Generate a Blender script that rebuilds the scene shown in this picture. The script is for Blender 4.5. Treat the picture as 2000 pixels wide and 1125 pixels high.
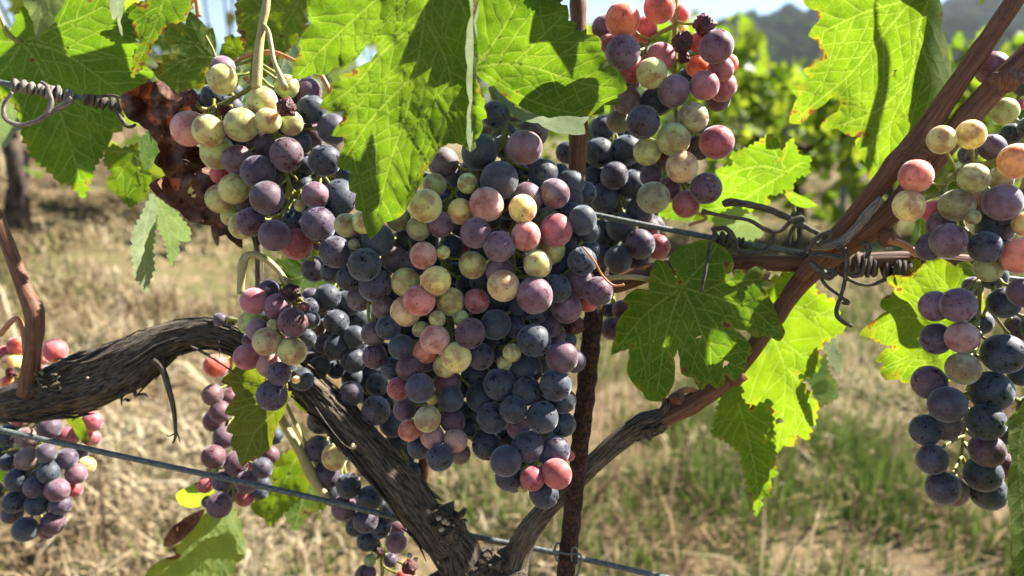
import bpy, bmesh, math, random
import numpy as np
from mathutils import Vector, Matrix, noise as mnoise
from mathutils.geometry import delaunay_2d_cdt

# ------------------------------------------------------------------ scene, camera, light
scene = bpy.context.scene
for o in list(bpy.data.objects):
    bpy.data.objects.remove(o)
C = scene.collection
random.seed(7)
rng = np.random.default_rng(7)
R = math.radians

PITCH = R(12.0)
FPX = 1500.0                      # focal length in photograph pixels (2000 wide)
CAM = Vector((0.0, 0.0, 1.0))
cam_data = bpy.data.cameras.new("camera")
cam = bpy.data.objects.new("camera", cam_data)
C.objects.link(cam)
cam.location = CAM
cam.rotation_euler = (math.pi / 2 - PITCH, 0, 0)
cam_data.sensor_width = 36.0
cam_data.lens = 27.0
cam_data.clip_start = 0.01
cam_data.clip_end = 3000
cam_data.dof.use_dof = True
cam_data.dof.focus_distance = 0.385
cam_data.dof.aperture_fstop = 7.5
scene.camera = cam

SUN_AZ, SUN_EL = R(65), R(43)     # azimuth right of the view direction, elevation
SUN = Vector((math.sin(SUN_AZ) * math.cos(SUN_EL), math.cos(SUN_AZ) * math.cos(SUN_EL), math.sin(SUN_EL)))
world = bpy.data.worlds.new("World")
scene.world = world
world.use_nodes = True
wn = world.node_tree.nodes
wl = world.node_tree.links
sky = wn.new("ShaderNodeTexSky")
sky.sky_type = 'NISHITA'
sky.sun_disc = False
sky.sun_elevation = SUN_EL
sky.sun_rotation = SUN_AZ
sky.air_density = 0.75
sky.dust_density = 0.2
bg = wn["Background"]
bg.inputs[1].default_value = 0.05
wl.new(sky.outputs[0], bg.inputs[0])

sun_data = bpy.data.lights.new("sun", 'SUN')
sun_data.energy = 5.0
sun_data.angle = R(0.53)
sun_data.color = (1.0, 0.94, 0.84)
sun = bpy.data.objects.new("sun", sun_data)
C.objects.link(sun)
sun.location = (3, 3, 6)
sun.rotation_euler = (-SUN).to_track_quat('-Z', 'Y').to_euler()

scene.render.engine = 'CYCLES'
scene.cycles.max_bounces = 6
scene.cycles.transmission_bounces = 6
scene.cycles.diffuse_bounces = 3
scene.cycles.adaptive_threshold = 0.025
scene.cycles.use_denoising = True
scene.view_settings.view_transform = 'Standard'
scene.view_settings.look = 'None'
scene.view_settings.gamma = 1.0
scene.view_settings.use_curve_mapping = False
scene.view_settings.exposure = 2.0

# ------------------------------------------------------------------ helpers
FWD = Vector((0, math.cos(PITCH), -math.sin(PITCH)))
UPV = Vector((0, math.sin(PITCH), math.cos(PITCH)))
RGT = Vector((1, 0, 0))


def P(px, py, d):
    """Point seen at photograph pixel (px, py), d metres in front of the lens."""
    px, py, d = float(px), float(py), float(d)
    return CAM + d * (FWD + ((px - 1000.0) / FPX) * RGT - ((py - 562.5) / FPX) * UPV)


def Pn(px, py, d):
    px = np.asarray(px, float); py = np.asarray(py, float); d = np.asarray(d, float)
    f = np.array(FWD); u = np.array(UPV); r = np.array(RGT); c = np.array(CAM)
    return c + d[..., None] * (f + ((px - 1000) / FPX)[..., None] * r - ((py - 562.5) / FPX)[..., None] * u)


def lin(r, g, b):
    def f(c):
        c = c / 255.0
        return c / 12.92 if c <= 0.04045 else ((c + 0.055) / 1.055) ** 2.4
    return (f(r), f(g), f(b))


def add_empty(name, loc, label=None, cat=None, group=None):
    o = bpy.data.objects.new(name, None)
    C.objects.link(o)
    o.location = loc
    o.empty_display_size = 0.02
    tag(o, label, cat, group)
    return o


def tag(o, label=None, cat=None, group=None, kind=None):
    if label: o["label"] = label
    if cat: o["category"] = cat
    if group: o["group"] = group
    if kind: o["kind"] = kind
    return o


def mesh_obj(name, verts, faces, mat, parent=None, smooth=True, attrs=None, loc=None):
    """verts in world space; with a parent the object is parented without moving."""
    me = bpy.data.meshes.new(name)
    verts = np.asarray(verts, float)
    org = np.array(loc) if loc is not None else (verts.mean(axis=0) if len(verts) else np.zeros(3))
    me.from_pydata((verts - org).tolist(), [], faces if isinstance(faces, list) else faces.tolist())
    if smooth:
        me.polygons.foreach_set("use_smooth", [True] * len(me.polygons))
    if attrs:
        for k, (typ, data) in attrs.items():
            a = me.attributes.new(k, typ, 'POINT')
            data = np.asarray(data, np.float32)
            if typ == 'FLOAT':
                a.data.foreach_set("value", data.ravel())
            elif typ == 'FLOAT_VECTOR':
                a.data.foreach_set("vector", data.ravel())
            elif typ == 'FLOAT_COLOR':
                a.data.foreach_set("color", data.ravel())
    me.update()
    if mat: me.materials.append(mat)
    o = bpy.data.objects.new(name, me)
    C.objects.link(o)
    put(o, org, parent)
    return o


def put(o, wloc, parent):
    """All parents here are unrotated, unscaled: plain offsets keep the piece where it stands."""
    w = Vector(wloc)
    if parent is not None:
        o.parent = parent
        q = parent
        while q is not None:
            w = w - Vector(q.location)
            q = q.parent
    o.location = w


def catmull(pts, n):
    """Resample points (k, m) to n with a Catmull-Rom spline, evenly by chord length."""
    pts = np.asarray(pts, float)
    if len(pts) == 2:
        t = np.linspace(0, 1, n)[:, None]
        return pts[0] * (1 - t) + pts[1] * t
    q = np.vstack([2 * pts[0] - pts[1], pts, 2 * pts[-1] - pts[-2]])
    out = []
    m = max(8, int(4 * n / len(pts)))
    for i in range(1, len(q) - 2):
        p0, p1, p2, p3 = q[i - 1], q[i], q[i + 1], q[i + 2]
        t = np.linspace(0, 1, m, endpoint=False)[:, None]
        out.append(0.5 * (2 * p1 + (p2 - p0) * t + (2 * p0 - 5 * p1 + 4 * p2 - p3) * t ** 2 + (3 * p1 - p0 - 3 * p2 + p3) * t ** 3))
    out.append(pts[-1:])
    d = np.vstack(out)
    s = np.concatenate([[0], np.cumsum(np.linalg.norm(np.diff(d[:, :3], axis=0), axis=1))])
    tt = np.linspace(0, s[-1], n)
    return np.stack([np.interp(tt, s, d[:, k]) for k in range(d.shape[1])], axis=1)


class Tubes:
    """Collects tapered tubes into one mesh with a 'tp' texture coordinate."""
    def __init__(self):
        self.v = []; self.f = []; self.tp = []; self.n = 0

    def add(self, pts, rad, sides=8, n=None, ridge=None, seed=0.0, cap=True, flat=1.0):
        pts = np.asarray([list(p) for p in pts], float)
        rad = np.full(len(pts), rad) if np.isscalar(rad) else np.asarray(rad, float)
        if n is None: n = max(4, len(pts) * 4)
        q = catmull(np.column_stack([pts, rad]), n)
        p, r = q[:, :3], q[:, 3]
        tan = np.gradient(p, axis=0)
        tan /= np.linalg.norm(tan, axis=1)[:, None] + 1e-12
        ref = np.array([0, 0, 1.0]) if abs(tan[0][2]) < 0.9 else np.array([1.0, 0, 0])
        nrm = np.cross(tan[0], ref); nrm /= np.linalg.norm(nrm)
        L = 0.0
        rows = []
        for i in range(n):
            if i:
                nrm = nrm - tan[i] * np.dot(nrm, tan[i]); nrm /= np.linalg.norm(nrm) + 1e-12
                L += np.linalg.norm(p[i] - p[i - 1])
            b = np.cross(tan[i], nrm)
            a = np.linspace(0, 2 * math.pi, sides, endpoint=False)
            rr = np.full(sides, r[i])
            if ridge:
                rr = np.array([r[i] * ridge(ang, L, seed) for ang in a])
            ring = p[i] + (np.cos(a) * rr)[:, None] * nrm + (np.sin(a) * rr * flat)[:, None] * b
            rows.append(ring)
            self.tp.append(np.column_stack([np.cos(a) * r[i] + seed, np.sin(a) * r[i], np.full(sides, L)]))
        base = self.n
        self.v.append(np.vstack(rows)); self.n += n * sides
        for i in range(n - 1):
            for j in range(sides):
                k = (j + 1) % sides
                self.f.append((base + i * sides + j, base + i * sides + k, base + (i + 1) * sides + k, base + (i + 1) * sides + j))
        if cap:
            self.f.append(tuple(base + j for j in range(sides))[::-1])
            self.f.append(tuple(base + (n - 1) * sides + j for j in range(sides)))
        return self

    def blob(self, c, r, seed=0, amp=0.35, sub=2, sq=(1, 1, 1)):
        bm = bmesh.new()
        bmesh.ops.create_icosphere(bm, subdivisions=sub, radius=1.0)
        vv = []
        for v in bm.verts:
            k = 1 + amp * mnoise.noise(v.co * 1.7 + Vector((seed * 3.1, seed, 0)))
            vv.append([c[i] + v.co[i] * r * k * sq[i] for i in range(3)])
        base = self.n
        self.v.append(np.array(vv)); self.n += len(vv)
        self.tp.append(np.array(vv) - np.array(list(c)))
        for f in bm.faces: self.f.append(tuple(base + v.index for v in f.verts))
        bm.free()
        return self

    def build(self, name, mat, parent=None, smooth=True):
        return mesh_obj(name, np.vstack(self.v), self.f, mat, parent, smooth,
                        {"tp": ('FLOAT_VECTOR', np.vstack(self.tp))})


def pxtube(t, pts, d, rpx, **kw):
    """Tube through photograph pixels; d one depth or one per point, rpx radius in pixels."""
    k = len(pts)
    dd = [d] * k if np.isscalar(d) else d
    rr = [rpx] * k if np.isscalar(rpx) else rpx
    return t.add([P(x, y, z) for (x, y), z in zip(pts, dd)], [r * z / FPX for r, z in zip(rr, dd)], **kw)


# ------------------------------------------------------------------ materials
class NT:
    def __init__(self, name):
        self.m = bpy.data.materials.new(name)
        self.m.use_nodes = True
        self.t = self.m.node_tree
        self.t.nodes.clear()
        self.out = self.t.nodes.new("ShaderNodeOutputMaterial")

    def n(self, typ, **props):
        x = self.t.nodes.new("ShaderNode" + typ)
        ins = props.pop("ins", {})
        for k, v in props.items(): setattr(x, k, v)
        for k, v in ins.items(): self.set(x, k, v)
        return x

    def set(self, x, k, v):
        s = x.inputs[k]
        if isinstance(v, bpy.types.NodeSocket): self.t.links.new(v, s)
        elif isinstance(v, bpy.types.Node): self.t.links.new(v.outputs[0], s)
        else:
            if isinstance(v, (tuple, list)) and len(v) == 3 and s.type == 'RGBA': v = (*v, 1)
            s.default_value = v

    def mix(self, fac, a, b, blend='MIX'):
        x = self.n("Mix", data_type='RGBA', blend_type=blend)
        self.set(x, 0, fac); self.set(x, 6, a); self.set(x, 7, b)
        return x.outputs[2]

    def math(self, op, a, b=0.0, c=None, clamp=False):
        x = self.n("Math", operation=op, use_clamp=clamp)
        self.set(x, 0, a); self.set(x, 1, b)
        if c is not None: self.set(x, 2, c)
        return x.outputs[0]

    def ramp(self, v, lo, hi, a=0.0, b=1.0):
        x = self.n("MapRange", interpolation_type='SMOOTHSTEP')
        for i, q in enumerate((v, lo, hi, a, b)): self.set(x, i, q)
        return x.outputs[0]

    def noise(self, vec, scale, detail=3.0, rough=0.55):
        x = self.n("TexNoise", ins={"Scale": scale, "Detail": detail, "Roughness": rough})
        if vec is not None: self.set(x, "Vector", vec)
        return x

    def attr(self, name):
        return self.n("Attribute", attribute_name=name)

    def bump(self, h, strength=0.3, dist=0.001):
        return self.n("Bump", ins={"Strength": strength, "Distance": dist, "Height": h})

    def surf(self, s):
        self.t.links.new(s.outputs[0], self.out.inputs[0])
        return self.m


def mat_grape():
    g = NT("grape_skin")
    oi = g.n("ObjectInfo")
    tc = g.n("TexCoord")
    rnd_ = oi.outputs["Random"]
    off = g.n("VectorMath", operation='SCALE', ins={0: (37.0, 91.0, 53.0)})
    g.set(off, 3, rnd_)
    vec = g.n("VectorMath", operation='ADD', ins={0: tc.outputs["Object"], 1: off.outputs[0]}).outputs[0]
    skin = oi.outputs["Color"]
    trans = oi.outputs["Alpha"]
    n1 = g.noise(vec, 1.1, 3)
    n2 = g.noise(vec, 2.6, 6, 0.68)
    n3 = g.noise(vec, 7.0, 5, 0.75)
    # uneven ripening of the skin
    dark = g.mix(1.0, skin, (0.66, 0.40, 0.42), 'MULTIPLY')
    lite = g.mix(1.0, skin, (1.15, 1.12, 1.05), 'MULTIPLY')
    col = g.mix(g.ramp(n1.outputs[0], 0.36, 0.60), dark, lite)
    sep = g.n("SeparateXYZ", ins={0: tc.outputs["Object"]})
    grad = g.ramp(g.math('ADD', sep.outputs[2], g.math('MULTIPLY', g.math('SUBTRACT', n1.outputs[0], 0.5), 2.4)), -1.0, 0.9)
    warm = g.mix(1.0, col, (1.22, 1.45, 1.0), 'MULTIPLY')
    col = g.mix(g.math('MULTIPLY', g.math('SUBTRACT', 1.0, grad), g.ramp(trans, 0.05, 0.4, 0.15, 0.75)), col, warm)
    # waxy bloom, scuffed and rubbed off in places
    on = g.math('GREATER_THAN', rnd_, 0.2)
    rub = g.math('MULTIPLY', g.ramp(n2.outputs[0], 0.55, 0.60), on)
    scuff = g.ramp(n3.outputs[0], 0.34, 0.66, 0.48, 1.0)
    cloud = g.ramp(n1.outputs[0], 0.30, 0.70, 0.60, 1.15)
    base_bl = g.ramp(trans, 0.0, 0.75, 0.215, 0.22)
    bl = g.math('MULTIPLY', g.math('MULTIPLY', scuff, cloud), base_bl)
    bl = g.math('MULTIPLY', bl, g.math('SUBTRACT', 1.0, g.math('MULTIPLY', rub, 0.9)), clamp=True)
    bloomcol = g.mix(g.ramp(trans, 0.0, 0.5), (0.30, 0.335, 0.41), (0.50, 0.47, 0.47))
    col2 = g.mix(bl, col, bloomcol)
    # lenticels
    vo = g.n("TexVoronoi", ins={"Vector": vec, "Scale": 3.6, "Randomness": 1.0})
    dots = g.ramp(vo.outputs["Distance"], 0.075, 0.125, 1.0, 0.0)
    gate = g.math('GREATER_THAN', g.noise(vec, 2.0, 1).outputs[0], 0.42)
    dots = g.math('MULTIPLY', g.math('MULTIPLY', dots, gate), 0.85)
    vo2 = g.n("TexVoronoi", ins={"Vector": vec, "Scale": 8.5, "Randomness": 1.0})
    dots2 = g.math('MULTIPLY', g.math('MULTIPLY', g.ramp(vo2.outputs["Distance"], 0.09, 0.16, 1.0, 0.0), g.math('GREATER_THAN', n3.outputs[0], 0.55)), 0.28)
    col3 = g.mix(g.math('MAXIMUM', dots, dots2), col2, (0.028, 0.017, 0.013))
    rus = g.math('MULTIPLY', g.ramp(n2.outputs[0], 0.54, 0.66), g.math('MULTIPLY', g.ramp(trans, 0.3, 0.7), 0.30))
    col4 = g.mix(rus, col3, (0.30, 0.17, 0.07))
    # stylar scar at the blossom end
    rad2 = g.math('ADD', g.math('MULTIPLY', sep.outputs[0], sep.outputs[0]), g.math('MULTIPLY', sep.outputs[1], sep.outputs[1]))
    scar = g.math('MULTIPLY', g.ramp(rad2, 0.002, 0.006, 0.7, 0.0), g.math('GREATER_THAN', sep.outputs[2], 0.0))
    col5 = g.mix(scar, col4, (0.04, 0.025, 0.015))
    h = g.math('ADD', g.math('MULTIPLY', n3.outputs[0], 0.35), n2.outputs[0])
    bs = g.n("BsdfPrincipled", ins={"Base Color": col5, "Roughness": g.ramp(bl, 0.0, 0.14, 0.24, 0.60),
                                    "Specular IOR Level": 0.35,
                                    "Subsurface Weight": g.ramp(trans, 0.10, 0.75, 0.0, 0.9),
                                    "Subsurface Radius": (1.0, 0.70, 0.45), "Subsurface Scale": 0.0075,
                                    "Sheen Weight": g.ramp(bl, 0.02, 0.2, 0.0, 0.55), "Sheen Roughness": 0.45, "Sheen Tint": (0.82, 0.90, 1.0),
                                    "Normal": g.bump(h, 0.12, 0.001)})
    return g.surf(bs)


def mat_withered():
    g = NT("withered_skin")
    oi = g.n("ObjectInfo")
    tc = g.n("TexCoord")
    n = g.noise(tc.outputs["Object"], 2.5, 4, 0.65)
    col = g.mix(g.ramp(n.outputs[0], 0.42, 0.62), oi.outputs["Color"], (0.16, 0.04, 0.035))
    n2 = g.noise(tc.outputs["Object"], 6.0, 3)
    bs = g.n("BsdfPrincipled", ins={"Base Color": col, "Roughness": 0.42, "Specular IOR Level": 0.5,
                                    "Subsurface Weight": 0.25, "Subsurface Radius": (1.0, 0.3, 0.2), "Subsurface Scale": 0.003,
                                    "Normal": g.bump(n2.outputs[0], 0.6, 0.002)})
    return g.surf(bs)


def mat_leaf(name="vine_leaf", dead=False, pale=False):
    g = NT(name)
    oi = g.n("ObjectInfo")
    tint, age = oi.outputs["Color"], oi.outputs["Alpha"]
    lp = g.attr("lp").outputs["Vector"]
    vein = g.attr("vein").outputs["Fac"]
    edge = g.attr("edge").outputs["Fac"]
    nl = g.noise(lp, 0.06, 3)
    nm = g.noise(lp, 0.35, 4, 0.6)
    wob = g.n("VectorMath", operation='SCALE', ins={0: g.noise(lp, 0.3, 2).outputs["Color"]})
    g.set(wob, 3, 1.6)
    lw = g.n("VectorMath", operation='ADD', ins={0: lp, 1: wob.outputs[0]}).outputs[0]
    v1 = g.n("TexVoronoi", feature='DISTANCE_TO_EDGE', ins={"Vector": lw, "Scale": 0.24})
    v2 = g.n("TexVoronoi", feature='DISTANCE_TO_EDGE', ins={"Vector": lw, "Scale": 0.75})
    net1 = g.ramp(v1.outputs[0], 0.01, 0.055, 0.85, 0.0)
    net2 = g.ramp(v2.outputs[0], 0.01, 0.09, 0.38, 0.0)
    net = g.math('MAXIMUM', net1, net2)
    vv = g.math('MAXIMUM', g.math('POWER', vein, 0.8), g.math('MULTIPLY', net, 0.5), clamp=True)
    if dead:
        c = g.mix(g.ramp(nl.outputs[0], 0.35, 0.65), (0.075, 0.032, 0.019), (0.20, 0.115, 0.068))
        c = g.mix(g.ramp(nm.outputs[0], 0.5, 0.7), c, (0.040, 0.014, 0.010))
        c = g.mix(g.math('MULTIPLY', vein, 0.5), c, (0.28, 0.16, 0.08))
        c = g.mix(1.0, c, tint, 'MULTIPLY')
        tcol = g.mix(1.0, c, (1.4, 0.70, 0.45), 'MULTIPLY')
        fac = 0.14
        rough = 0.6
    else:
        grn = g.mix(g.ramp(nl.outputs[0], 0.3, 0.7), (0.030, 0.066, 0.010), (0.052, 0.100, 0.014))
        grn = g.mix(g.math('MULTIPLY', g.ramp(nm.outputs[0], 0.45, 0.75), 0.35), grn, (0.095, 0.13, 0.024))
        grn = g.mix(1.0, grn, tint, 'MULTIPLY')
        c = g.mix(g.math('MULTIPLY', vv, 0.8), grn, (0.20, 0.25, 0.08))
        # light seen through: yellower and paler along the veins
        tg = g.mix(g.ramp(nl.outputs[0], 0.3, 0.7), (0.125, 0.25, 0.005), (0.195, 0.335, 0.008))
        tg = g.mix(1.0, tg, tint, 'MULTIPLY')
        tcol = g.mix(g.math('MULTIPLY', vv, 0.9), tg, (0.33, 0.45, 0.05))
        # withered margins and spots
        nb = g.noise(lp, 0.11, 4, 0.65)
        rim = g.math('SUBTRACT', g.math('ADD', nb.outputs[0], g.math('MULTIPLY', age, 0.42)), g.math('MULTIPLY', edge, 0.42))
        brown = g.ramp(rim, 0.60, 0.66)
        vs = g.n("TexVoronoi", ins={"Vector": lw, "Scale": 0.045})
        spot = g.math('MULTIPLY', g.ramp(vs.outputs["Distance"], 0.05, 0.085, 1.0, 0.0), g.math('GREATER_THAN', nb.outputs[0], 0.5))
        yel = g.math('MULTIPLY', g.ramp(rim, 0.47, 0.62), 0.55)
        tcol = g.mix(yel, tcol, (0.42, 0.35, 0.02))
        c = g.mix(yel, c, (0.26, 0.24, 0.03))
        bm_ = g.math('MAXIMUM', brown, spot)
        c = g.mix(bm_, c, (0.12, 0.06, 0.03))
        tcol = g.mix(bm_, tcol, (0.19, 0.075, 0.02))
        if pale:
            c = g.mix(g.math('MULTIPLY', vv, 0.5), g.mix(g.ramp(nm.outputs[0], 0.3, 0.7), (0.20, 0.26, 0.13), (0.28, 0.33, 0.18)), (0.38, 0.42, 0.26))
            tcol = g.mix(g.math('MULTIPLY', vv, 0.5), (0.20, 0.28, 0.07), (0.33, 0.38, 0.16))
        fac = 0.5
        rough = 0.62
    hgt = g.math('ADD', g.math('MULTIPLY', vv, 1.0), g.math('MULTIPLY', nm.outputs[0], 0.5))
    bp = g.bump(hgt, 0.28, 0.0005)
    bs = g.n("BsdfPrincipled", ins={"Base Color": c, "Roughness": rough, "Specular IOR Level": 0.22, "Normal": bp})
    tr = g.n("BsdfTranslucent", ins={"Color": tcol, "Normal": bp})
    mx = g.n("MixShader", ins={0: fac})
    g.t.links.new(bs.outputs[0], mx.inputs[1]); g.t.links.new(tr.outputs[0], mx.inputs[2])
    return g.surf(mx)


def mat_bark(name, c1, c2, c3, stretch=0.10, scale=900.0, rough=0.85, bump=0.9, dist=0.002, spec=0.2):
    g = NT(name)
    tp = g.attr("tp").outputs["Vector"]
    mp = g.n("Mapping", ins={0: tp, 3: (1.0, 1.0, stretch)})
    n1 = g.noise(mp, scale, 5, 0.65)
    n2 = g.noise(mp, scale * 0.3, 3)
    n3 = g.noise(tp, scale * 0.25, 4, 0.7)
    c = g.mix(g.ramp(n1.outputs[0], 0.35, 0.65), c1, c2)
    c = g.mix(g.math('MULTIPLY', g.ramp(n3.outputs[0], 0.5, 0.72), 0.6), c, c3)
    h = g.math('ADD', n1.outputs[0], n2.outputs[0])
    bs = g.n("BsdfPrincipled", ins={"Base Color": c, "Roughness": rough, "Specular IOR Level": spec, "Normal": g.bump(h, bump, dist)})
    return g.surf(bs)


def mat_stem(name, c1, c2, sss=0.25, rough=0.5):
    g = NT(name)
    tp = g.attr("tp").outputs["Vector"]
    n1 = g.noise(tp, 260.0, 3)
    n2 = g.noise(tp, 900.0, 3)
    c = g.mix(g.ramp(n1.outputs[0], 0.35, 0.65), c1, c2)
    c = g.mix(g.math('MULTIPLY', g.ramp(n2.outputs[0], 0.62, 0.70), 0.75), c, (0.07, 0.035, 0.012))
    bs = g.n("BsdfPrincipled", ins={"Base Color": c, "Roughness": rough, "Subsurface Weight": sss,
                                    "Subsurface Radius": (1, 0.8, 0.3), "Subsurface Scale": 0.002,
                                    "Normal": g.bump(n2.outputs[0], 0.25, 0.0008)})
    return g.surf(bs)


def mat_simple(name, c1, c2, scale, rough, metal=0.0, coord="Object", bump=0.2, dist=0.001, lo=0.4, hi=0.6):
    g = NT(name)
    vec = g.attr("tp").outputs["Vector"] if coord == "tp" else g.n("TexCoord").outputs[coord]
    n1 = g.noise(vec, scale, 5, 0.62)
    c = g.mix(g.ramp(n1.outputs[0], lo, hi), c1, c2)
    bs = g.n("BsdfPrincipled", ins={"Base Color": c, "Roughness": rough, "Metallic": metal, "Normal": g.bump(n1.outputs[0], bump, dist)})
    return g.surf(bs)


def mat_foliage(name, lo, hi, tlo, thi, spec=0.3):
    g = NT(name)
    a = g.attr("shade").outputs["Fac"]
    c = g.mix(a, lo, hi)
    t = g.mix(a, tlo, thi)
    bs = g.n("BsdfPrincipled", ins={"Base Color": c, "Roughness": 0.5 if spec else 1.0, "Specular IOR Level": spec})
    tr = g.n("BsdfTranslucent", ins={"Color": t})
    mx = g.n("MixShader", ins={0: 0.5})
    g.t.links.new(bs.outputs[0], mx.inputs[1]); g.t.links.new(tr.outputs[0], mx.inputs[2])
    return g.surf(mx)


def mat_grass():
    g = NT("grass_blades")
    a = g.attr("gcol").outputs["Color"]
    d = g.n("BsdfDiffuse", ins={"Color": a})
    t = g.n("BsdfTranslucent", ins={"Color": a})
    mx = g.n("MixShader", ins={0: 0.25})
    g.t.links.new(d.outputs[0], mx.inputs[1]); g.t.links.new(t.outputs[0], mx.inputs[2])
    return g.surf(mx)


def mat_ground():
    g = NT("ground_soil")
    tc = g.n("TexCoord").outputs["Object"]
    n1 = g.noise(tc, 0.9, 5, 0.6)
    n2 = g.noise(tc, 9.0, 6, 0.7)
    n3 = g.noise(tc, 40.0, 5, 0.7)
    c = g.mix(g.ramp(n1.outputs[0], 0.42, 0.6), (0.155, 0.108, 0.062), (0.115, 0.115, 0.045))
    c = g.mix(g.ramp(n2.outputs[0], 0.35, 0.7), c, (0.205, 0.15, 0.088))
    c = g.mix(g.math('MULTIPLY', g.ramp(n3.outputs[0], 0.55, 0.7), 0.7), c, (0.065, 0.045, 0.026))
    bs = g.n("BsdfPrincipled", ins={"Base Color": c, "Roughness": 0.95, "Specular IOR Level": 0.1, "Normal": g.bump(n3.outputs[0], 0.8, 0.02)})
    return g.surf(bs)


M = {}
M["grape"] = mat_grape()
M["withered"] = mat_withered()
M["leaf"] = mat_leaf()
M["dead"] = mat_leaf("dead_leaf", True)
M["pale"] = mat_leaf("pale_underside", False, True)
M["bark"] = mat_bark("old_bark", (0.034, 0.026, 0.020), (0.21, 0.168, 0.125), (0.15, 0.136, 0.108), 0.15, 900, 0.9, 1.0, 0.003)
M["cane"] = mat_bark("brown_cane", (0.10, 0.040, 0.020), (0.205, 0.095, 0.050), (0.045, 0.020, 0.013), 0.05, 900, 0.6, 0.45, 0.0008, 0.3)
M["greycane"] = mat_bark("grey_cane", (0.06, 0.046, 0.033), (0.23, 0.18, 0.125), (0.045, 0.034, 0.026), 0.12, 800, 0.85, 0.9, 0.002, 0.2)
M["tendril"] = mat_bark("dry_tendril", (0.035, 0.027, 0.021), (0.16, 0.135, 0.10), (0.07, 0.055, 0.042), 0.12, 1400, 0.75, 0.6, 0.0008)
M["greytendril"] = mat_bark("weathered_tendril", (0.10, 0.085, 0.07), (0.33, 0.29, 0.24), (0.06, 0.05, 0.04), 0.12, 1400, 0.75, 0.6, 0.0008)
M["stem"] = mat_stem("green_stalk", (0.17, 0.18, 0.026), (0.27, 0.26, 0.05), 0.15)
M["palestem"] = mat_stem("pale_stalk", (0.36, 0.31, 0.11), (0.42, 0.36, 0.17))
M["petiole"] = mat_stem("pink_petiole", (0.42, 0.16, 0.075), (0.45, 0.24, 0.09))
M["wire"] = mat_simple("galvanised_wire", (0.075, 0.09, 0.088), (0.15, 0.165, 0.155), 500, 0.6, 0.2, "tp")
M["rust"] = mat_simple("rust", (0.018, 0.009, 0.006), (0.095, 0.036, 0.015), 420, 0.95, 0.0, "tp", 0.9, 0.002, 0.42, 0.62)
M["fungus"] = mat_simple("pale_scab", (0.20, 0.16, 0.10), (0.40, 0.35, 0.25), 300, 0.9, 0, "tp")
M["ground"] = mat_ground()
M["grass"] = mat_grass()
M["bgleaf"] = mat_foliage("far_vine_leaves", (0.07, 0.125, 0.018), (0.19, 0.25, 0.04), (0.17, 0.29, 0.012), (0.38, 0.45, 0.03))
M["bgbark"] = mat_simple("far_bark", (0.022, 0.015, 0.011), (0.09, 0.06, 0.042), 30, 0.9)
M["post"] = mat_simple("post_metal", (0.12, 0.14, 0.15), (0.2, 0.22, 0.22), 20, 0.6, 0.3)
M["wood"] = mat_foliage("wood_leaves", (0.014, 0.034, 0.010), (0.034, 0.066, 0.016), (0.012, 0.026, 0.006), (0.03, 0.05, 0.01), 0.0)
M["hill"] = mat_simple("hill_soil", (0.025, 0.04, 0.014), (0.05, 0.06, 0.022), 0.03, 0.95, bump=0)


# ------------------------------------------------------------------ the setting
def gz(x, y):
    x = np.asarray(x, float); y = np.asarray(y, float)
    side = np.where(x < 0, 1.4 * np.tanh(-0.23 * x / 1.4), -0.5 * np.tanh(0.05 * x / 0.5))
    back = 0.50 * np.tanh(np.maximum(y, -2) * 0.055 / 0.50)
    far = -0.05 * np.maximum(y - 14, 0) * np.clip((60 - y) / 46, 0.3, 1)
    far = np.maximum(far, -4)
    return side * np.clip(1 - (y - 10) / 60, 0, 1) + back + far


def build_ground():
    ys = np.concatenate([np.linspace(-3, 8, 90), np.linspace(8.4, 30, 40), np.geomspace(32, 900, 26)])
    us = np.linspace(-1, 1, 141)
    vs = []
    for y in ys:
        half = 6 + 1.25 * max(y, 0)
        for u in us:
            x = u * half
            z = float(gz(x, y))
            if y < 12:
                z += 0.035 * mnoise.noise(Vector((x * 2.3, y * 2.3, 0))) + 0.02 * mnoise.noise(Vector((x * 7, y * 7, 3)))
            vs.append((x, y, z))
    nx = len(us)
    fs = [(j * nx + i, j * nx + i + 1, (j + 1) * nx + i + 1, (j + 1) * nx + i) for j in range(len(ys) - 1) for i in range(nx - 1)]
    o = mesh_obj("ground", vs, fs, M["ground"], loc=(0, 0, 0))
    tag(o, kind="structure")


def green_patch(x, y):
    v = np.array([mnoise.noise(Vector((a * 1.1 + 3.0, b * 1.1, 1.7))) for a, b in zip(x, y)])
    v2 = np.array([mnoise.noise(Vector((a * 4.1, b * 4.1, 5.7))) for a, b in zip(x, y)])
    return v + 0.45 * v2


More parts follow.
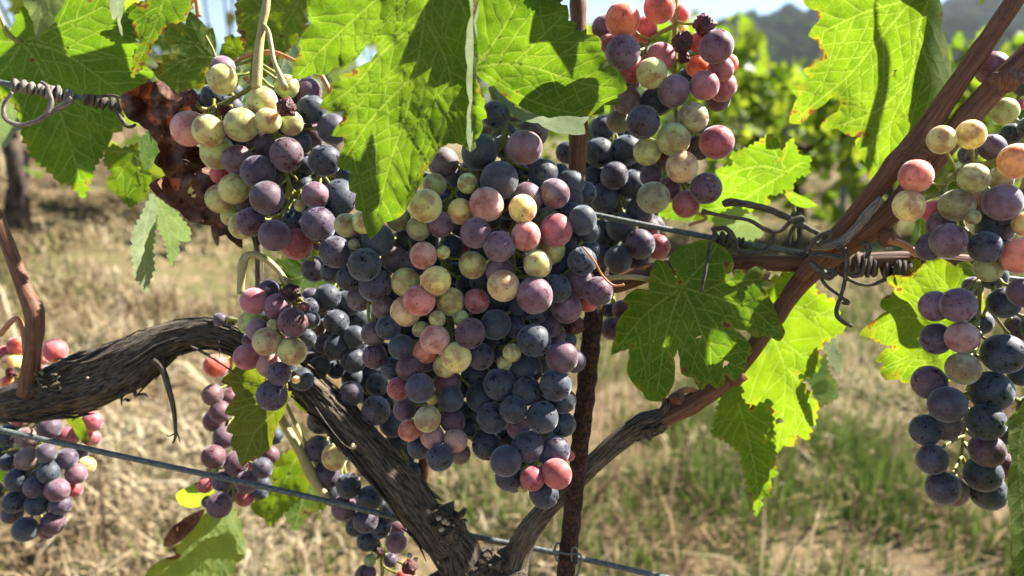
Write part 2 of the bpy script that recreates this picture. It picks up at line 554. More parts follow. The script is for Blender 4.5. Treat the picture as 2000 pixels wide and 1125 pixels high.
def build_grass():
    N = 240000
    y = 0.9 + 10.5 * rng.random(N) ** 2.0
    x = (rng.random(N) * 2 - 1) * (0.82 * y + 0.35)
    gp = green_patch(x, y)
    den = np.array([mnoise.noise(Vector((a * 2.7, b * 2.7, 8.1))) + 0.5 * mnoise.noise(Vector((a * 7.3, b * 7.3, 2.2))) for a, b in zip(x, y)])
    keep = (den + 0.25 * rng.standard_normal(N)) > -0.12
    x, y, gp, den = x[keep], y[keep], gp[keep], den[keep]
    N = len(x)
    z = gz(x, y)
    nearright = np.clip(0.7 * (x + 0.1) / np.maximum(y, 1), -0.3, 0.30) + np.clip((2.6 - y) * 0.15, -0.25, 0.22)
    isg = (0.8 * gp + nearright + 0.42 * rng.standard_normal(N)) > 0.13
    lying = (~isg) & (rng.random(N) < 0.80)
    h = np.where(isg, rng.uniform(0.03, 0.13, N), rng.uniform(0.025, 0.11, N) + 0.22 * (rng.random(N) < 0.02)) * (0.55 + 0.5 * rng.random(N) + 0.7 * np.clip(den, 0, .8))
    w = np.where(isg, rng.uniform(0.0014, 0.0032, N), rng.uniform(0.0012, 0.0036, N) * (1 + 1.2 * (rng.random(N) < 0.08))) * (0.8 + 0.16 * y)
    ang = rng.uniform(0, 2 * math.pi, N)
    lean = np.where(lying, rng.uniform(0.9, 1.45, N), np.abs(rng.normal(0.25, 0.25, N)))
    dx, dy = np.cos(ang), np.sin(ang)
    px, py = -dy, dx
    V = np.zeros((N, 5, 3))
    base = np.stack([x, y, z - 0.01], 1)
    side = np.stack([px * w, py * w, np.zeros(N)], 1)
    d1 = np.stack([dx * np.sin(lean * 0.7), dy * np.sin(lean * 0.7), np.cos(lean * 0.7)], 1) * (h * 0.5)[:, None]
    l2 = np.minimum(lean * 1.35, 1.6)
    d2 = np.stack([dx * np.sin(l2), dy * np.sin(l2), np.cos(l2)], 1) * (h * 0.5)[:, None]
    lift = np.where(lying, rng.uniform(0.0, 0.05, N), 0)[:, None] * np.array([0, 0, 1.0])
    V[:, 0] = base - side + lift; V[:, 1] = base + side + lift
    V[:, 2] = base + d1 - side * 0.8 + lift; V[:, 3] = base + d1 + side * 0.8 + lift
    V[:, 4] = base + d1 + d2 + lift
    idx = np.arange(N)[:, None] * 5
    tri = np.concatenate([idx + np.array([0, 1, 3]), idx + np.array([0, 3, 2]), idx + np.array([2, 3, 4])], 0)
    den2 = np.array([mnoise.noise(Vector((a * 1.9 + 9, b * 1.9, 4.4))) for a, b in zip(x, y)])
    straw = np.array([[0.20, 0.14, 0.085], [0.32, 0.23, 0.135], [0.42, 0.33, 0.20], [0.50, 0.41, 0.26], [0.58, 0.50, 0.34]])
    green = np.array([[0.14, 0.22, 0.04], [0.20, 0.28, 0.06], [0.28, 0.32, 0.10], [0.10, 0.15, 0.04]])
    col = np.where(isg[:, None], green[rng.integers(0, 4, N)], straw[np.clip((2.4 + 3.2 * den2 + rng.normal(0, 1.1, N)).astype(int), 0, 4)]) * rng.uniform(0.52, 0.95, N)[:, None] * np.where(isg, 1.0, 1.0)[:, None]
    colv = np.repeat(np.column_stack([col, np.ones(N)]), 5, axis=0)
    me = bpy.data.meshes.new("dry_grass")
    me.vertices.add(N * 5); me.vertices.foreach_set("co", V.ravel())
    nt = len(tri)
    me.loops.add(nt * 3); me.loops.foreach_set("vertex_index", tri.ravel().astype(np.int32))
    me.polygons.add(nt); me.polygons.foreach_set("loop_start", np.arange(0, nt * 3, 3, dtype=np.int32))
    a = me.attributes.new("gcol", 'FLOAT_COLOR', 'POINT'); a.data.foreach_set("color", colv.astype(np.float32).ravel())
    me.update(); me.validate()
    me.materials.append(M["grass"])
    o = bpy.data.objects.new("dry_grass", me); C.objects.link(o)
    tag(o, "dry straw and green grass covering the vineyard floor", "grass", kind="stuff")


LOBE = [(0, 0), (0.28, -0.22), (0.42, -0.02), (0.52, 0.22), (0.33, 0.30), (0.40, 0.62), (0.18, 0.60), (0.0, 1.0),
        (-0.18, 0.62), (-0.42, 0.60), (-0.33, 0.30), (-0.55, 0.20), (-0.40, -0.04), (-0.26, -0.22)]


def leaf_cloud(name, mat, parent, centers, size, seed, droop=0.5):
    """Many small lobed leaves, one mesh."""
    r = np.random.default_rng(seed)
    n = len(centers)
    L = np.array([(a, b - 0.35, 0) for a, b in LOBE]); k = len(L)
    V = np.zeros((n, k, 3))
    for i in range(n):
        ax = Vector((r.normal(), r.normal(), -abs(r.normal()) * droop - 0.3)).normalized()   # tip direction
        nr = Vector((r.normal(), r.normal(), r.normal())).normalized()
        sx = ax.cross(nr).normalized(); nz = ax.cross(sx)
        s = size * r.uniform(0.55, 1.25)
        fold = r.uniform(0.05, 0.35)
        for j in range(k):
            q = L[j]
            V[i, j] = np.array(centers[i]) + s * (q[0] * np.array(sx) + q[1] * np.array(ax) + fold * abs(q[0]) * np.array(nz))
    fs = []
    for i in range(n):
        b = i * k
        for j in range(1, k - 1): fs.append((b, b + j, b + j + 1))
    sh = np.repeat(r.random(n) ** 1.3, k)
    return mesh_obj(name, V.reshape(-1, 3), fs, mat, parent, False, {"shade": ('FLOAT', sh)})


def far_vine(x, y, hgt, nleaf, seed, label, detail=True):
    r = np.random.default_rng(seed)
    z0 = float(gz(x, y))
    root = add_empty("background_vine", (x, y, z0), label, "vine", "vines in the rows behind")
    t = Tubes()
    bend = r.uniform(-0.06, 0.06)
    t.add([(x, y, z0 - 0.05), (x + bend, y, z0 + 0.25), (x - bend * 0.4, y + 0.02, z0 + 0.5), (x + bend, y, z0 + 0.68)],
          [0.045, 0.035, 0.032, 0.04], sides=8, n=14, ridge=lambda a, l, s: 1 + 0.22 * math.sin(a * 3 + l * 9) + 0.15 * math.sin(a * 5 - l * 23))
    if detail:
        for s in (-1, 1):
            t.add([(x + bend, y, z0 + 0.66), (x + s * 0.25, y, z0 + 0.78), (x + s * 0.5, y, z0 + 0.78)], [0.03, 0.02, 0.014], sides=6, n=8)
        for k in range(7):
            xx = x + r.uniform(-0.45, 0.45)
            t.add([(xx, y, z0 + 0.76), (xx + r.uniform(-.08, .08), y + r.uniform(-.08, .08), z0 + 1.1), (xx + r.uniform(-.15, .15), y + r.uniform(-.15, .15), z0 + hgt)],
                  [0.006, 0.005, 0.003], sides=5, n=8)
    t.build("trunk", M["bgbark"], root)
    cs = []
    while len(cs) < nleaf:
        u, v, q = r.uniform(-0.55, 0.55), r.normal(0, 0.20), r.random()
        zz = 0.24 + (hgt - 0.24) * q ** 0.72
        dens = mnoise.noise(Vector((x * 3 + u * 3.2, v * 3 + seed, zz * 3.2)))
        if dens < 0.02 and r.random() < 0.88: continue
        cs.append((x + u, y + v * (0.7 + 0.5 * (1 - q)), z0 + zz + r.normal(0, 0.03)))
    leaf_cloud("foliage", M["bgleaf"], root, cs, 0.115, seed + 5)
    return root


def build_background():
    ordn = ["first", "second", "third", "fourth", "fifth", "sixth", "seventh", "eighth", "ninth", "tenth", "eleventh", "twelfth"]
    k = 0
    row1 = [(-1.92, 2.95), (-1.2, 3.7), (-0.2, 4.3), (0.95, 4.9), (1.95, 5.3), (2.75, 5.6), (3.6, 5.9), (4.5, 6.2)]
    for i, (x, y) in enumerate(row1):
        lab = ("dark twisted vine trunk with foliage behind the large left leaf" if i == 0 else
               "blurred sunlit vine in the nearest row behind, %s from the left" % ordn[i])
        far_vine(x, y, [1.6, 1.5, 1.5, 1.42, 1.22, 1.30, 1.48, 1.52][i], 400 if i > 2 else (260, 120, 120)[i], 100 + i, lab)
    row2 = [(-3.4, 7.4), (-1.8, 7.8), (0.2, 8.3), (1.9, 8.7), (3.0, 9.0), (4.1, 9.3), (5.2, 9.6), (6.3, 9.9)]
    for i, (x, y) in enumerate(row2):
        far_vine(x, y, 1.40, 260, 200 + i, "blurred vine in the second row behind, %s from the left" % ordn[i])
    row3 = [(2.5, 14.0), (4.2, 14.4), (5.9, 14.8), (7.6, 15.2), (9.3, 15.6)]
    for i, (x, y) in enumerate(row3):
        far_vine(x, y, 1.35, 220, 300 + i, "hazy small vine in the farthest row, %s from the left" % ordn[i], False)
    for i, (x, y) in enumerate([(2.32, 5.4), (4.1, 6.0)]):
        z0 = float(gz(x, y))
        v = []; f = []
        # an open C-profile steel post with a slotted lip
        prof = [(-.018, -.02), (.018, -.02), (.018, .012), (.010, .012), (.010, -.013), (-.010, -.013), (-.010, .012), (-.018, .012)]
        for zz in (-0.1, 0.4, 0.9, 1.45): v += [(x + a, y + b, z0 + zz) for a, b in prof]
        for s in range(3):
            for j in range(8): f.append((s * 8 + j, s * 8 + (j + 1) % 8, (s + 1) * 8 + (j + 1) % 8, (s + 1) * 8 + j))
        f.append(tuple(range(24, 32)))
        o = mesh_obj("trellis_post", v, f, M["post"], None, False)
        tag(o, ["grey metal post left of the brown canes, in the row behind", "grey metal post behind the right-hand grape bunch"][i], "post", "metal posts in the row behind")
    t = Tubes()
    t.add([(-2.6, 2.7, float(gz(-2.6, 2.7)) + 0.70), (0.95, 4.9, float(gz(.95, 4.9)) + 0.55), (4.9, 6.3, float(gz(4.9, 6.3)) + 0.55)], 0.0028, sides=6, n=20)
    tag(t.build("background_wire", M["wire"]), "thin blurred wire strung along the row behind", "wire")
    # hills with woodland
    vs = []; xs = np.linspace(-520, 620, 90); ys = np.linspace(170, 700, 30)
    def hz(x, y):
        u = np.clip((y - 170) / 330, 0, 1.6)
        ridge = 52 + 26 * np.clip((x - 120) / 200, -0.5, 1.3) + 5 * math.sin(x * 0.021) + 4 * math.sin(x * 0.05 + 1)
        return -6 + ridge * math.sin(min(u, 1.0) * math.pi / 2) - max(u - 1, 0) * 25
    for y in ys:
        for x in xs: vs.append((x, y, hz(x, y)))
    nx = len(xs)
    fs = [(j * nx + i, j * nx + i + 1, (j + 1) * nx + i + 1, (j + 1) * nx + i) for j in range(len(ys) - 1) for i in range(nx - 1)]
    tag(mesh_obj("hills", vs, fs, M["hill"]), kind="structure")
    bm = bmesh.new(); bmesh.ops.create_icosphere(bm, subdivisions=2, radius=1.0)
    iv = np.array([v.co[:] for v in bm.verts]); jf = np.array([[v.index for v in f.verts] for f in bm.faces]); bm.free()
    V = []; F = []; S = []; n = 0
    r = np.random.default_rng(3)
    for k in range(1300):
        y = r.uniform(190, 510); x = r.uniform(0.02 * y, 0.85 * y) if k < 1180 else r.uniform(-0.8 * y, 0)
        s = r.uniform(3.0, 6.5)
        dsp = np.array([1 + 0.35 * mnoise.noise(Vector(q) * 2.0 + Vector((k, 0, 0))) for q in iv])
        V.append(iv * dsp[:, None] * np.array([s, s, s * r.uniform(0.9, 1.4)]) + np.array([x, y, hz(x, y) + s * 0.7]))
        F.append(jf + n); n += len(iv)
        S.append(np.full(len(iv), r.random()))
    o = mesh_obj("woodland", np.vstack(V), np.vstack(F), M["wood"], None, False, {"shade": ('FLOAT', np.concatenate(S))})
    tag(o, "distant wooded hillside fading to blue under the sky", "wood", kind="stuff")


# ------------------------------------------------------------------ the vine: wood
def bark_ridge(a, l, s):
    v = mnoise.noise(Vector((math.cos(a) * 2.4 + s, math.sin(a) * 2.4, l * 9)))
    v2 = 1.0 - 2.0 * abs(mnoise.noise(Vector((math.cos(a) * 5.2 + s, math.sin(a) * 5.2, l * 16))))
    v3 = mnoise.noise(Vector((math.cos(a) * 1.1, math.sin(a) * 1.1 + s, l * 40)))
    return 0.90 + 0.24 * v + 0.16 * v2 + 0.12 * v3


def cane_ridge(a, l, s):
    node = 0.15 * math.exp(-(((l + 0.01 * s) % 0.072 - 0.036) / 0.0048) ** 2)
    return 1 + node + 0.06 * math.sin(a * 2 + s + l * 20) + 0.09 * mnoise.noise(Vector((math.cos(a) * 3, math.sin(a) * 3 + s, l * 12)))


VINE = None


def build_wood():
    global VINE
    base = P(940, 1150, 0.46)
    VINE = add_empty("grape_vine", (base.x, base.y, float(gz(base.x, base.y))),
                     "gnarled grape vine in the foreground with backlit leaves and twisted brown arms", "vine")
    g0 = float(gz(base.x, base.y))
    t = Tubes()
    # left arm sweeping over and down into the trunk
    pts = [(-60, 806), (0, 792), (70, 778), (140, 758), (210, 735), (275, 700), (335, 662), (410, 648), (470, 664), (540, 706), (610, 762), (680, 836), (750, 915), (815, 990), (860, 1052), (905, 1130)]
    dd = [.475, .47, .465, .46, .457, .455, .455, .455, .452, .45, .448, .447, .447, .449, .452, .46]
    rr = [25, 29, 42, 52, 55, 46, 33, 30, 31, 32, 32, 33, 35, 38, 41, 45]
    P3 = [P(x, y, d) for (x, y), d in zip(pts, dd)] + [Vector((base.x, base.y + .005, 0.5)), Vector((base.x + .01, base.y, g0 - 0.05))]
    R3 = [r * d / FPX for r, d in zip(rr, dd)] + [0.03, 0.036]
    t.add(P3, R3, sides=40, n=190, ridge=bark_ridge, seed=1.3)
    # sagging lump of old bark under the arm and the pruned head of the trunk
    t.blob(P(866, 1022, .445), 0.0105, 9, 0.6, 3, (1.0, 0.9, 1.1))
    t.blob(P(968, 1112, .455), 0.011, 12, 0.8, 3, (1.5, 1.0, 0.9))
    t.blob(P(925, 1165, .455), 0.018, 17, 0.6, 3, (1.5, 0.9, 0.7))
    pxtube(t, [(880, 1030), (900, 1005), (908, 994)], [.44, .437, .436], [8, 6.5, 5], sides=10, n=8, ridge=bark_ridge, seed=4)
    trunk = t.build("trunk", M["bark"], VINE)
    # peeling strips of bark
    t = Tubes()
    r = random.Random(5)
    L = catmull(np.array([list(p) + [q] for p, q in zip(P3[:16], R3[:16])]), 200)
    for k in range(170):
        i = r.randrange(4, 180); n = r.randrange(8, 26)
        j = min(199, i + n)
        a = r.uniform(0, 2 * math.pi)
        tv = L[j, :3] - L[i, :3]; tv /= np.linalg.norm(tv) + 1e-9
        u = np.cross(tv, [0, 1, 0]); u /= np.linalg.norm(u); w = np.cross(tv, u)
        off = math.cos(a) * u + math.sin(a) * w
        pp = [L[q, :3] + off * L[q, 3] * (1.0 + 0.10 * r.random() + (0.20 * r.random() if q in (i, j) else 0)) for q in np.linspace(i, j, 4).astype(int)]
        t.add(pp, [0.0005, 0.0016, 0.0014, 0.0004], sides=5, n=10, seed=k, flat=0.5)
    for k in range(70):   # frayed fibres round the pruning wounds
        cx, cy, cd = r.choice([(868, 1015, .437), (968, 1100, .445), (100, 745, .446), (868, 1025, .437), (255, 765, .446)])
        p0 = P(cx + r.uniform(-30, 30), cy + r.uniform(-22, 22), cd - r.uniform(0, .006))
        d1 = Vector((r.uniform(-1, 1), r.uniform(-1, .1), r.uniform(-.6, 1))) * 0.0035
        t.add([p0, p0 + d1, p0 + d1 * 1.7 + Vector((0, 0, -0.002))], [0.0016, 0.0012, 0.0004], sides=5, n=6, seed=k, flat=0.45)
    t.build("peeling_bark", M["bark"], trunk)
    t = Tubes()
    for (x, y, s) in [(857, 1012, 5), (868, 1018, 6), (862, 1034, 5), (875, 1022, 4), (676, 895, 4), (690, 928, 4), (700, 935, 4), (640, 860, 3), (800, 1085, 5), (812, 1092, 4), (171, 738, 3), (690, 872, 6)]:
        t.blob(P(x, y, .425 if y > 1000 else .430), s * .43 / FPX, x, 0.7, 2)
    tag(t.build("pale_scab", M["fungus"], trunk), kind="stuff")

    # right arm: grey old wood, then brown cane
    t = Tubes()
    pxtube(t, [(985, 1190), (1002, 1110), (1024, 1050), (1060, 1000), (1110, 952), (1165, 898), (1215, 855), (1262, 822)],
           [.46, .455, .453, .45, .45, .45, .449, .448], [30, 25, 22, 20, 19, 19, 19, 21], sides=28, n=60, ridge=bark_ridge, seed=2.2)
    arm = t.build("arm", M["greycane"], VINE)
    t = Tubes()
    pxtube(t, [(1232, 842), (1252, 830), (1272, 826), (1295, 816)], .447, [22, 25, 25, 21], sides=24, n=26, ridge=bark_ridge, seed=3.7)
    pxtube(t, [(1262, 836), (1266, 850), (1270, 862)], .440, [11, 8, 2], sides=10, n=8, ridge=bark_ridge, seed=1.1)
    pxtube(t, [(1285, 832), (1295, 845)], .440, [9, 4], sides=10, n=6, ridge=bark_ridge, seed=2.1)
    pxtube(t, [(1290, 815), (1300, 795), (1303, 778)], .443, [11, 9, 8], sides=12, n=10, ridge=bark_ridge, seed=5.1)
    t.build("pruning_knot", M["bark"], arm)
    t = Tubes()
    pxtube(t, [(1268, 828), (1330, 800), (1400, 758), (1455, 700), (1500, 640), (1535, 590), (1570, 545), (1625, 500), (1700, 448), (1760, 395), (1810, 330), (1870, 255), (1940, 175), (2020, 95), (2080, 20)],
           [.447, .445, .443, .441, .44, .438, .435, .43, .42, .412, .408, .405, .402, .40, .40],
           [19, 19, 18, 18, 17, 18, 21, 21, 22, 22, 22, 21, 23, 22, 21], sides=20, n=130, ridge=cane_ridge, seed=1)
    t.blob(P(1322, 778, .438), 0.004, 2, 0.5, 2)
    t.blob(P(1735, 465, .408), 0.0048, 6, 0.5, 2)
    t.blob(P(1962, 160, .398), 0.0068, 6, 0.5, 3, (1.3, .8, .8))
    t.blob(P(1438, 738, .437), 0.005, 6, 0.5, 2)
    t.build("cane", M["cane"], VINE)
    t = Tubes()
    pxtube(t, [(1560, 545), (1625, 468), (1690, 395), (1750, 322), (1785, 288), (1830, 222), (1900, 120), (1985, -5), (2030, -80)],
           [.43, .424, .418, .412, .41, .408, .405, .40, .40], [13, 15, 17, 20, 25, 20, 17, 17, 17], sides=20, n=90, ridge=cane_ridge, seed=3)
    t.blob(P(1800, 312, .398), 0.0045, 8, 0.7, 2)
    t.blob(P(1812, 302, .396), 0.003, 9, 0.8, 2)
    t.build("cane", M["cane"], VINE)
    # old horizontal cane tied along the wire
    t = Tubes()
    pxtube(t, [(1150, 552), (1200, 556), (1260, 535), (1330, 520), (1430, 512), (1540, 515), (1620, 515), (1700, 508), (1790, 505), (1900, 512)],
           [.455, .452, .448, .445, .443, .441, .438, .436, .436, .436], [14, 17, 18, 16, 18, 17, 20, 15, 15, 14], sides=24, n=80, ridge=lambda a, l, s: 1 + 0.5 * (bark_ridge(a, l, s) - 1), seed=5)
    t.build("cane", M["cane"], VINE)
    t = Tubes()
    pxtube(t, [(1128, -120), (1129, 0), (1132, 120), (1130, 250), (1126, 350), (1128, 420)], [.43, .43, .43, .43, .432, .44], [15, 15.5, 16, 17, 16, 14], sides=16, n=40, ridge=cane_ridge, seed=7)
    t.build("cane", M["cane"], VINE)
    t = Tubes()
    pxtube(t, [(-30, 380), (0, 440), (28, 510), (50, 570), (66, 606), (68, 640), (62, 700), (55, 770)], [.455, .452, .45, .448, .446, .446, .448, .455], [11, 13, 14, 15, 19, 16, 16, 20], sides=16, n=60, ridge=cane_ridge, seed=9)
    t.build("cane", M["cane"], VINE)
    t = Tubes()
    pxtube(t, [(836, 840), (832, 880), (826, 930), (820, 980), (815, 1040)], .475, [11, 11, 11, 10, 10], sides=12, n=16, ridge=cane_ridge, seed=11)
    t.build("cane", M["cane"], VINE)
    # green and pale shoots
    for pts, d, rr, mk in [
        ([(524, 768), (540, 800), (562, 840), (590, 890), (612, 935), (640, 975)], .475, [7, 8, 9.5, 10, 11, 8], "palestem"),
        ([(548, 765), (568, 808), (585, 845), (603, 880), (640, 940)], .48, [3.5, 3.5, 4, 4.5, 4.5], "palestem"),
        ([(498, 455), (505, 490), (507, 540), (505, 580)], .44, [8, 9, 8, 8], "greycane"),
        ([(470, 575), (472, 535), (478, 505), (494, 497), (520, 507), (545, 530), (565, 560)], .42, [7, 7.5, 8, 7, 6, 5.5, 5.5], "palestem"),
        ([(1180, 543), (1230, 541), (1270, 546)], .425, [4.5, 5, 5], "palestem"),
        ([(1735, 468), (1765, 478), (1795, 498)], .405, [8, 7.5, 6.5], "petiole"),
        ([(455, 128), (475, 112), (505, 104), (540, 104), (585, 124)], .41, [3.5, 4, 4.5, 4.5, 4.5], "petiole"),
        ([(612, 130), (630, 152), (648, 185)], .42, [5, 5.5, 5.5], "petiole"),
        ([(0, 655), (18, 632), (33, 622), (44, 642), (50, 690)], .45, [5, 5.5, 5, 5, 5], "petiole"),
        ([(376, -40), (384, 0), (388, 32)], .44, [4, 4.5, 4], "petiole"),
        ([(30, 720), (50, 728), (85, 730)], .448, [4, 4, 3], "palestem"),
        ([(1296, 795), (1330, 765), (1352, 762), (1375, 775)], .445, [5, 7, 6, 3], "petiole"),
        ([(1535, 345), (1542, 365), (1550, 400), (1553, 470)], .50, [4, 4, 3.5, 3], "stem"),
        ([(1345, 440), (1380, 425), (1330, 405)], .50, [3, 3, 3], "petiole"),
    ]:
        t = Tubes(); pxtube(t, pts, d, rr, sides=10, n=24, ridge=cane_ridge, seed=pts[0][0])
        t.build("shoot", M[mk], VINE)
    # thin dried twigs hanging off the old wood
    for pts, d, rr in [
        ([(300, 703), (318, 722), (330, 760), (340, 800), (343, 850), (337, 866)], .442, [6, 6, 5.5, 4.5, 3, 1.2]),
        ([(343, 846), (330, 852), (325, 848)], .442, [1.6, 1.2, .6]),
        ([(344, 840), (350, 856), (352, 866)], .442, [1.6, 1.2, .6]),
        ([(372, 676), (400, 690), (425, 706), (458, 728)], .435, [2, 3, 2, 1.6]),
        ([(424, 640), (428, 672), (429, 700)], .435, [1, 1, .8]),
        ([(616, 795), (640, 830), (668, 865), (690, 880)], .428, [1, 1.2, 1.2, .6]),
    ]:
        t = Tubes(); pxtube(t, pts, d, rr, sides=7, n=24, ridge=bark_ridge, seed=pts[0][0])
        t.build("twig", M["tendril"], VINE)


# ------------------------------------------------------------------ wires, stake, tendrils
def build_trellis():
    t = Tubes()
    up = [(-80, 143), (0, 161), (240, 208), (600, 288), (1000, 380), (1160, 419), (1390, 464), (1580, 496), (1790, 520), (2090, 560)]
    pxtube(t, up, .438, 5.6, sides=12, n=80)
    tag(t.build("upper_wire", M["wire"]), "grey galvanised wire crossing above the cordon, dried tendrils wound on it", "wire", "trellis wires")
    t = Tubes()
    lo = [(-90, 820), (0, 840), (320, 909), (640, 979), (900, 1042), (1090, 1081), (1290, 1126), (1500, 1172)]
    pxtube(t, lo, [.43, .432, .436, .445,   .475, .47, .46, .46], 5.6, sides=12, n=60)
    tag(t.build("lower_wire", M["wire"]), "grey galvanised wire crossing low in front of the left bunches", "wire", "trellis wires")
    # rusty twisted bar
    t = Tubes()
    top = P(1170, 520, .43); mid = P(1140, 800, .433); bot = P(1104, 1130, .437)
    gx = bot + (bot - mid).normalized() * 0.85
    def tw(a, l, s):
        return 1 + 0.065 * math.cos(2 * (a - l * 230)) + 0.11 * mnoise.noise(Vector((math.cos(a) * 3, math.sin(a) * 3, l * 160)))
    gx.z = float(gz(gx.x, gx.y)) - 0.1
    t.add([top, mid, bot, gx], [0.0055, 0.0053, 0.0050, 0.0050], sides=18, n=560, ridge=tw)
    tag(t.build("stake", M["rust"]), "rusty twisted iron bar standing behind the central bunches", "stake")
    # wire twist holding the bar
    t = Tubes()
    for k, (x0, y0) in enumerate([(1090, 1078), (1122, 1086)]):
        c = [(x0 + 6 * math.sin(a * 1.0), y0 + 18 * math.cos(a), .432 + 0.006 * math.sin(a + k)) for a in np.linspace(0, 2 * math.pi, 14)]
        t.add([P(*q) for q in c], 0.0006, sides=6, n=40)
    t.add([P(1080, 1075, .43), P(1106, 1082, .428), P(1134, 1084, .43), P(1130, 1115, .431), P(1120, 1135, .432)], 0.0006, sides=6, n=24)
    tag(t.build("wire_tie", M["wire"]), "thin wire twist tying the rusty bar to the lower wire", "wire tie")

    def wy(x):
        return float(np.interp(x, [q[0] for q in up], [q[1] for q in up]))

    def coil(t, x0, x1, turns, rpx, tr, seed, dy=0, d=.438):
        r = random.Random(seed)
        n = int(turns * 14)
        pts = []
        ph = r.uniform(0, 6)
        for i in range(n):
            u = i / (n - 1)
            a = ph + u * turns * 2 * math.pi
            x = x0 + (x1 - x0) * (u + 0.03 * math.sin(u * turns * 2.3 + seed))
            rp = rpx * (1 + 0.18 * math.sin(u * 11 + seed))
            pts.append(P(x + 3 * math.sin(a * .5), wy(x) + dy + rp * math.sin(a), d + rp * math.cos(a) * d / FPX))
        rad = [tr * d / FPX * (0.8 + 0.4 * abs(math.sin(i * .21 + seed))) for i in range(n)]
        t.add(pts, rad, sides=7, n=n * 2, seed=seed)

    specs = [
        ("greytendril", "pale dried tendril coiled tightly on the upper wire at far left, with a hanging loop",
         [("c", 22, 56, 4, 8, 5, 1), ("c", 58, 145, 9, 9, 4.5, 2), ("c", 90, 140, 6, 11, 4, 3),
          ("p", [(24, 180), (8, 205), (10, 230), (32, 243), (64, 240), (96, 222), (128, 203), (140, 190)], .43, [3, 4, 4.5, 4.5, 5, 6, 6, 4]),
          ("p", [(92, 222), (100, 200), (92, 170), (80, 160)], .428, [6, 5, 4, 3])]),
        ("tendril", "darker coiled tendril on the upper wire beside the dead brown leaf",
         [("c", 165, 185, 3, 7, 5, 5), ("c", 186, 240, 7, 10, 3.4, 6),
          ("p", [(190, 190), (215, 186), (240, 192)], .428, [3, 3, 2]),
          ("p", [(225, 215), (232, 224), (245, 245), (258, 247), (266, 242)], .43, [4, 4.5, 4, 3.5, 2.5])]),
        ("tendril", "dark tendril knot on the wire above the broad green leaf, one end hanging over it",
         [("c", 1390, 1425, 5, 10, 5, 8), ("c", 1440, 1456, 4, 8, 3, 9),
          ("p", [(1398, 462), (1388, 474), (1381, 514), (1374, 548), (1369, 572)], [.428, .414, .400, .398, .398], [3, 3.2, 3.2, 3.2, 3]),
          ("p", [(1390, 448), (1415, 446), (1432, 462), (1440, 488), (1462, 496), (1492, 490), (1508, 470), (1512, 452)], .425, [4.5, 5, 5.5, 5, 5, 4.5, 4, 4])]),
        ("tendril", "thin forked tendril reaching left above the wire with a knob at its tip",
         [("p", [(1371, 413), (1390, 417), (1425, 424), (1462, 430), (1490, 446), (1510, 454)], .42, [6, 3.6, 3.6, 3.8, 4.2, 5]),
          ("p", [(1510, 454), (1528, 448), (1545, 432), (1562, 425), (1568, 430), (1552, 442), (1544, 456), (1543, 476)], .42, [4.5, 4.2, 4.2, 5, 4.5, 4, 3.5, 1.5])]),
        ("tendril", "thick black dried tendril stub pointing left above the wire",
         [("p", [(1413, 399), (1424, 395), (1452, 398), (1495, 407), (1544, 428), (1580, 446), (1615, 466), (1640, 480)], .425, [7, 8.5, 7, 6.5, 6.5, 5.5, 5, 5]),
          ("c", 1548, 1560, 2, 8, 4, 15, -66)]),
        ("greytendril", "grey dead spur curving up from the knot beside the brown canes",
         [("p", [(1585, 480), (1610, 480), (1642, 473), (1668, 450), (1695, 418), (1722, 388)], [.42, .415, .41, .405, .402, .40], [9, 9.5, 9, 9, 9, 8])]),
        ("tendril", "tangled knot of dark tendrils where the brown canes cross the wire",
         [("c", 1582, 1650, 6, 17, 5.5, 21, 6), ("c", 1590, 1660, 4, 24, 6, 22, 10), ("c", 1572, 1596, 3, 9, 4, 23),
          ("p", [(1580, 500), (1605, 498), (1640, 502), (1652, 494), (1645, 484), (1632, 488)], .405, [5, 6, 5.5, 5.5, 5, 4]),
          ("p", [(1580, 512), (1600, 528), (1618, 540), (1626, 532), (1618, 526)], .408, [7, 8, 8, 7, 5]),
          ("p", [(1576, 490), (1590, 470), (1606, 458), (1620, 456), (1616, 468), (1596, 478)], .408, [5, 5, 5.5, 6, 5, 4]),
          ("p", [(1654, 490), (1653, 520), (1650, 550), (1642, 580), (1634, 604), (1636, 618), (1648, 630), (1664, 637)], .402, [4, 4, 4, 4, 4.6, 4.4, 4, 3.5]),
          ("p", [(1598, 532), (1612, 556), (1635, 574), (1657, 591), (1645, 592)], .41, [4, 3.2, 3.2, 4, 3]),
          ("p", [(1636, 532), (1656, 545), (1680, 555), (1704, 556), (1722, 549), (1730, 545)], .415, [3.5, 3.5, 3.5, 3.5, 3.8, 4.5]),
          ("p", [(1650, 528), (1664, 538), (1676, 537), (1682, 528)], .41, [4, 5, 5.5, 5]),
          ("p", [(1684, 478), (1692, 476), (1696, 488), (1693, 505)], .40, [5, 6, 5.5, 4.5])]),
        ("tendril", "tight dark tendril coil round the cane just left of the right-hand bunch",
         [("c", 1662, 1790, 13, 17, 5.2, 31, 10, .436)]),
    ]
    for mk, lab, items in specs:
        t = Tubes()
        for it in items:
            if it[0] == "c":
                _, x0, x1, turns, rp, tr, sd, *rest = it
                coil(t, x0, x1, turns, rp, tr, sd, *(rest[:1] or [0]), **({"d": rest[1]} if len(rest) > 1 else {}))
            else:
                pxtube(t, it[1], it[2], it[3], sides=9, n=len(it[1]) * 9, ridge=lambda a, l, s: 1 + 0.18 * mnoise.noise(Vector((math.cos(a) * 2 + s, math.sin(a) * 2, l * 300))), seed=it[1][0][0])
        tag(t.build("dried_tendril", M[mk]), lab, "tendril", "dried tendrils on the upper wire")
    t = Tubes()
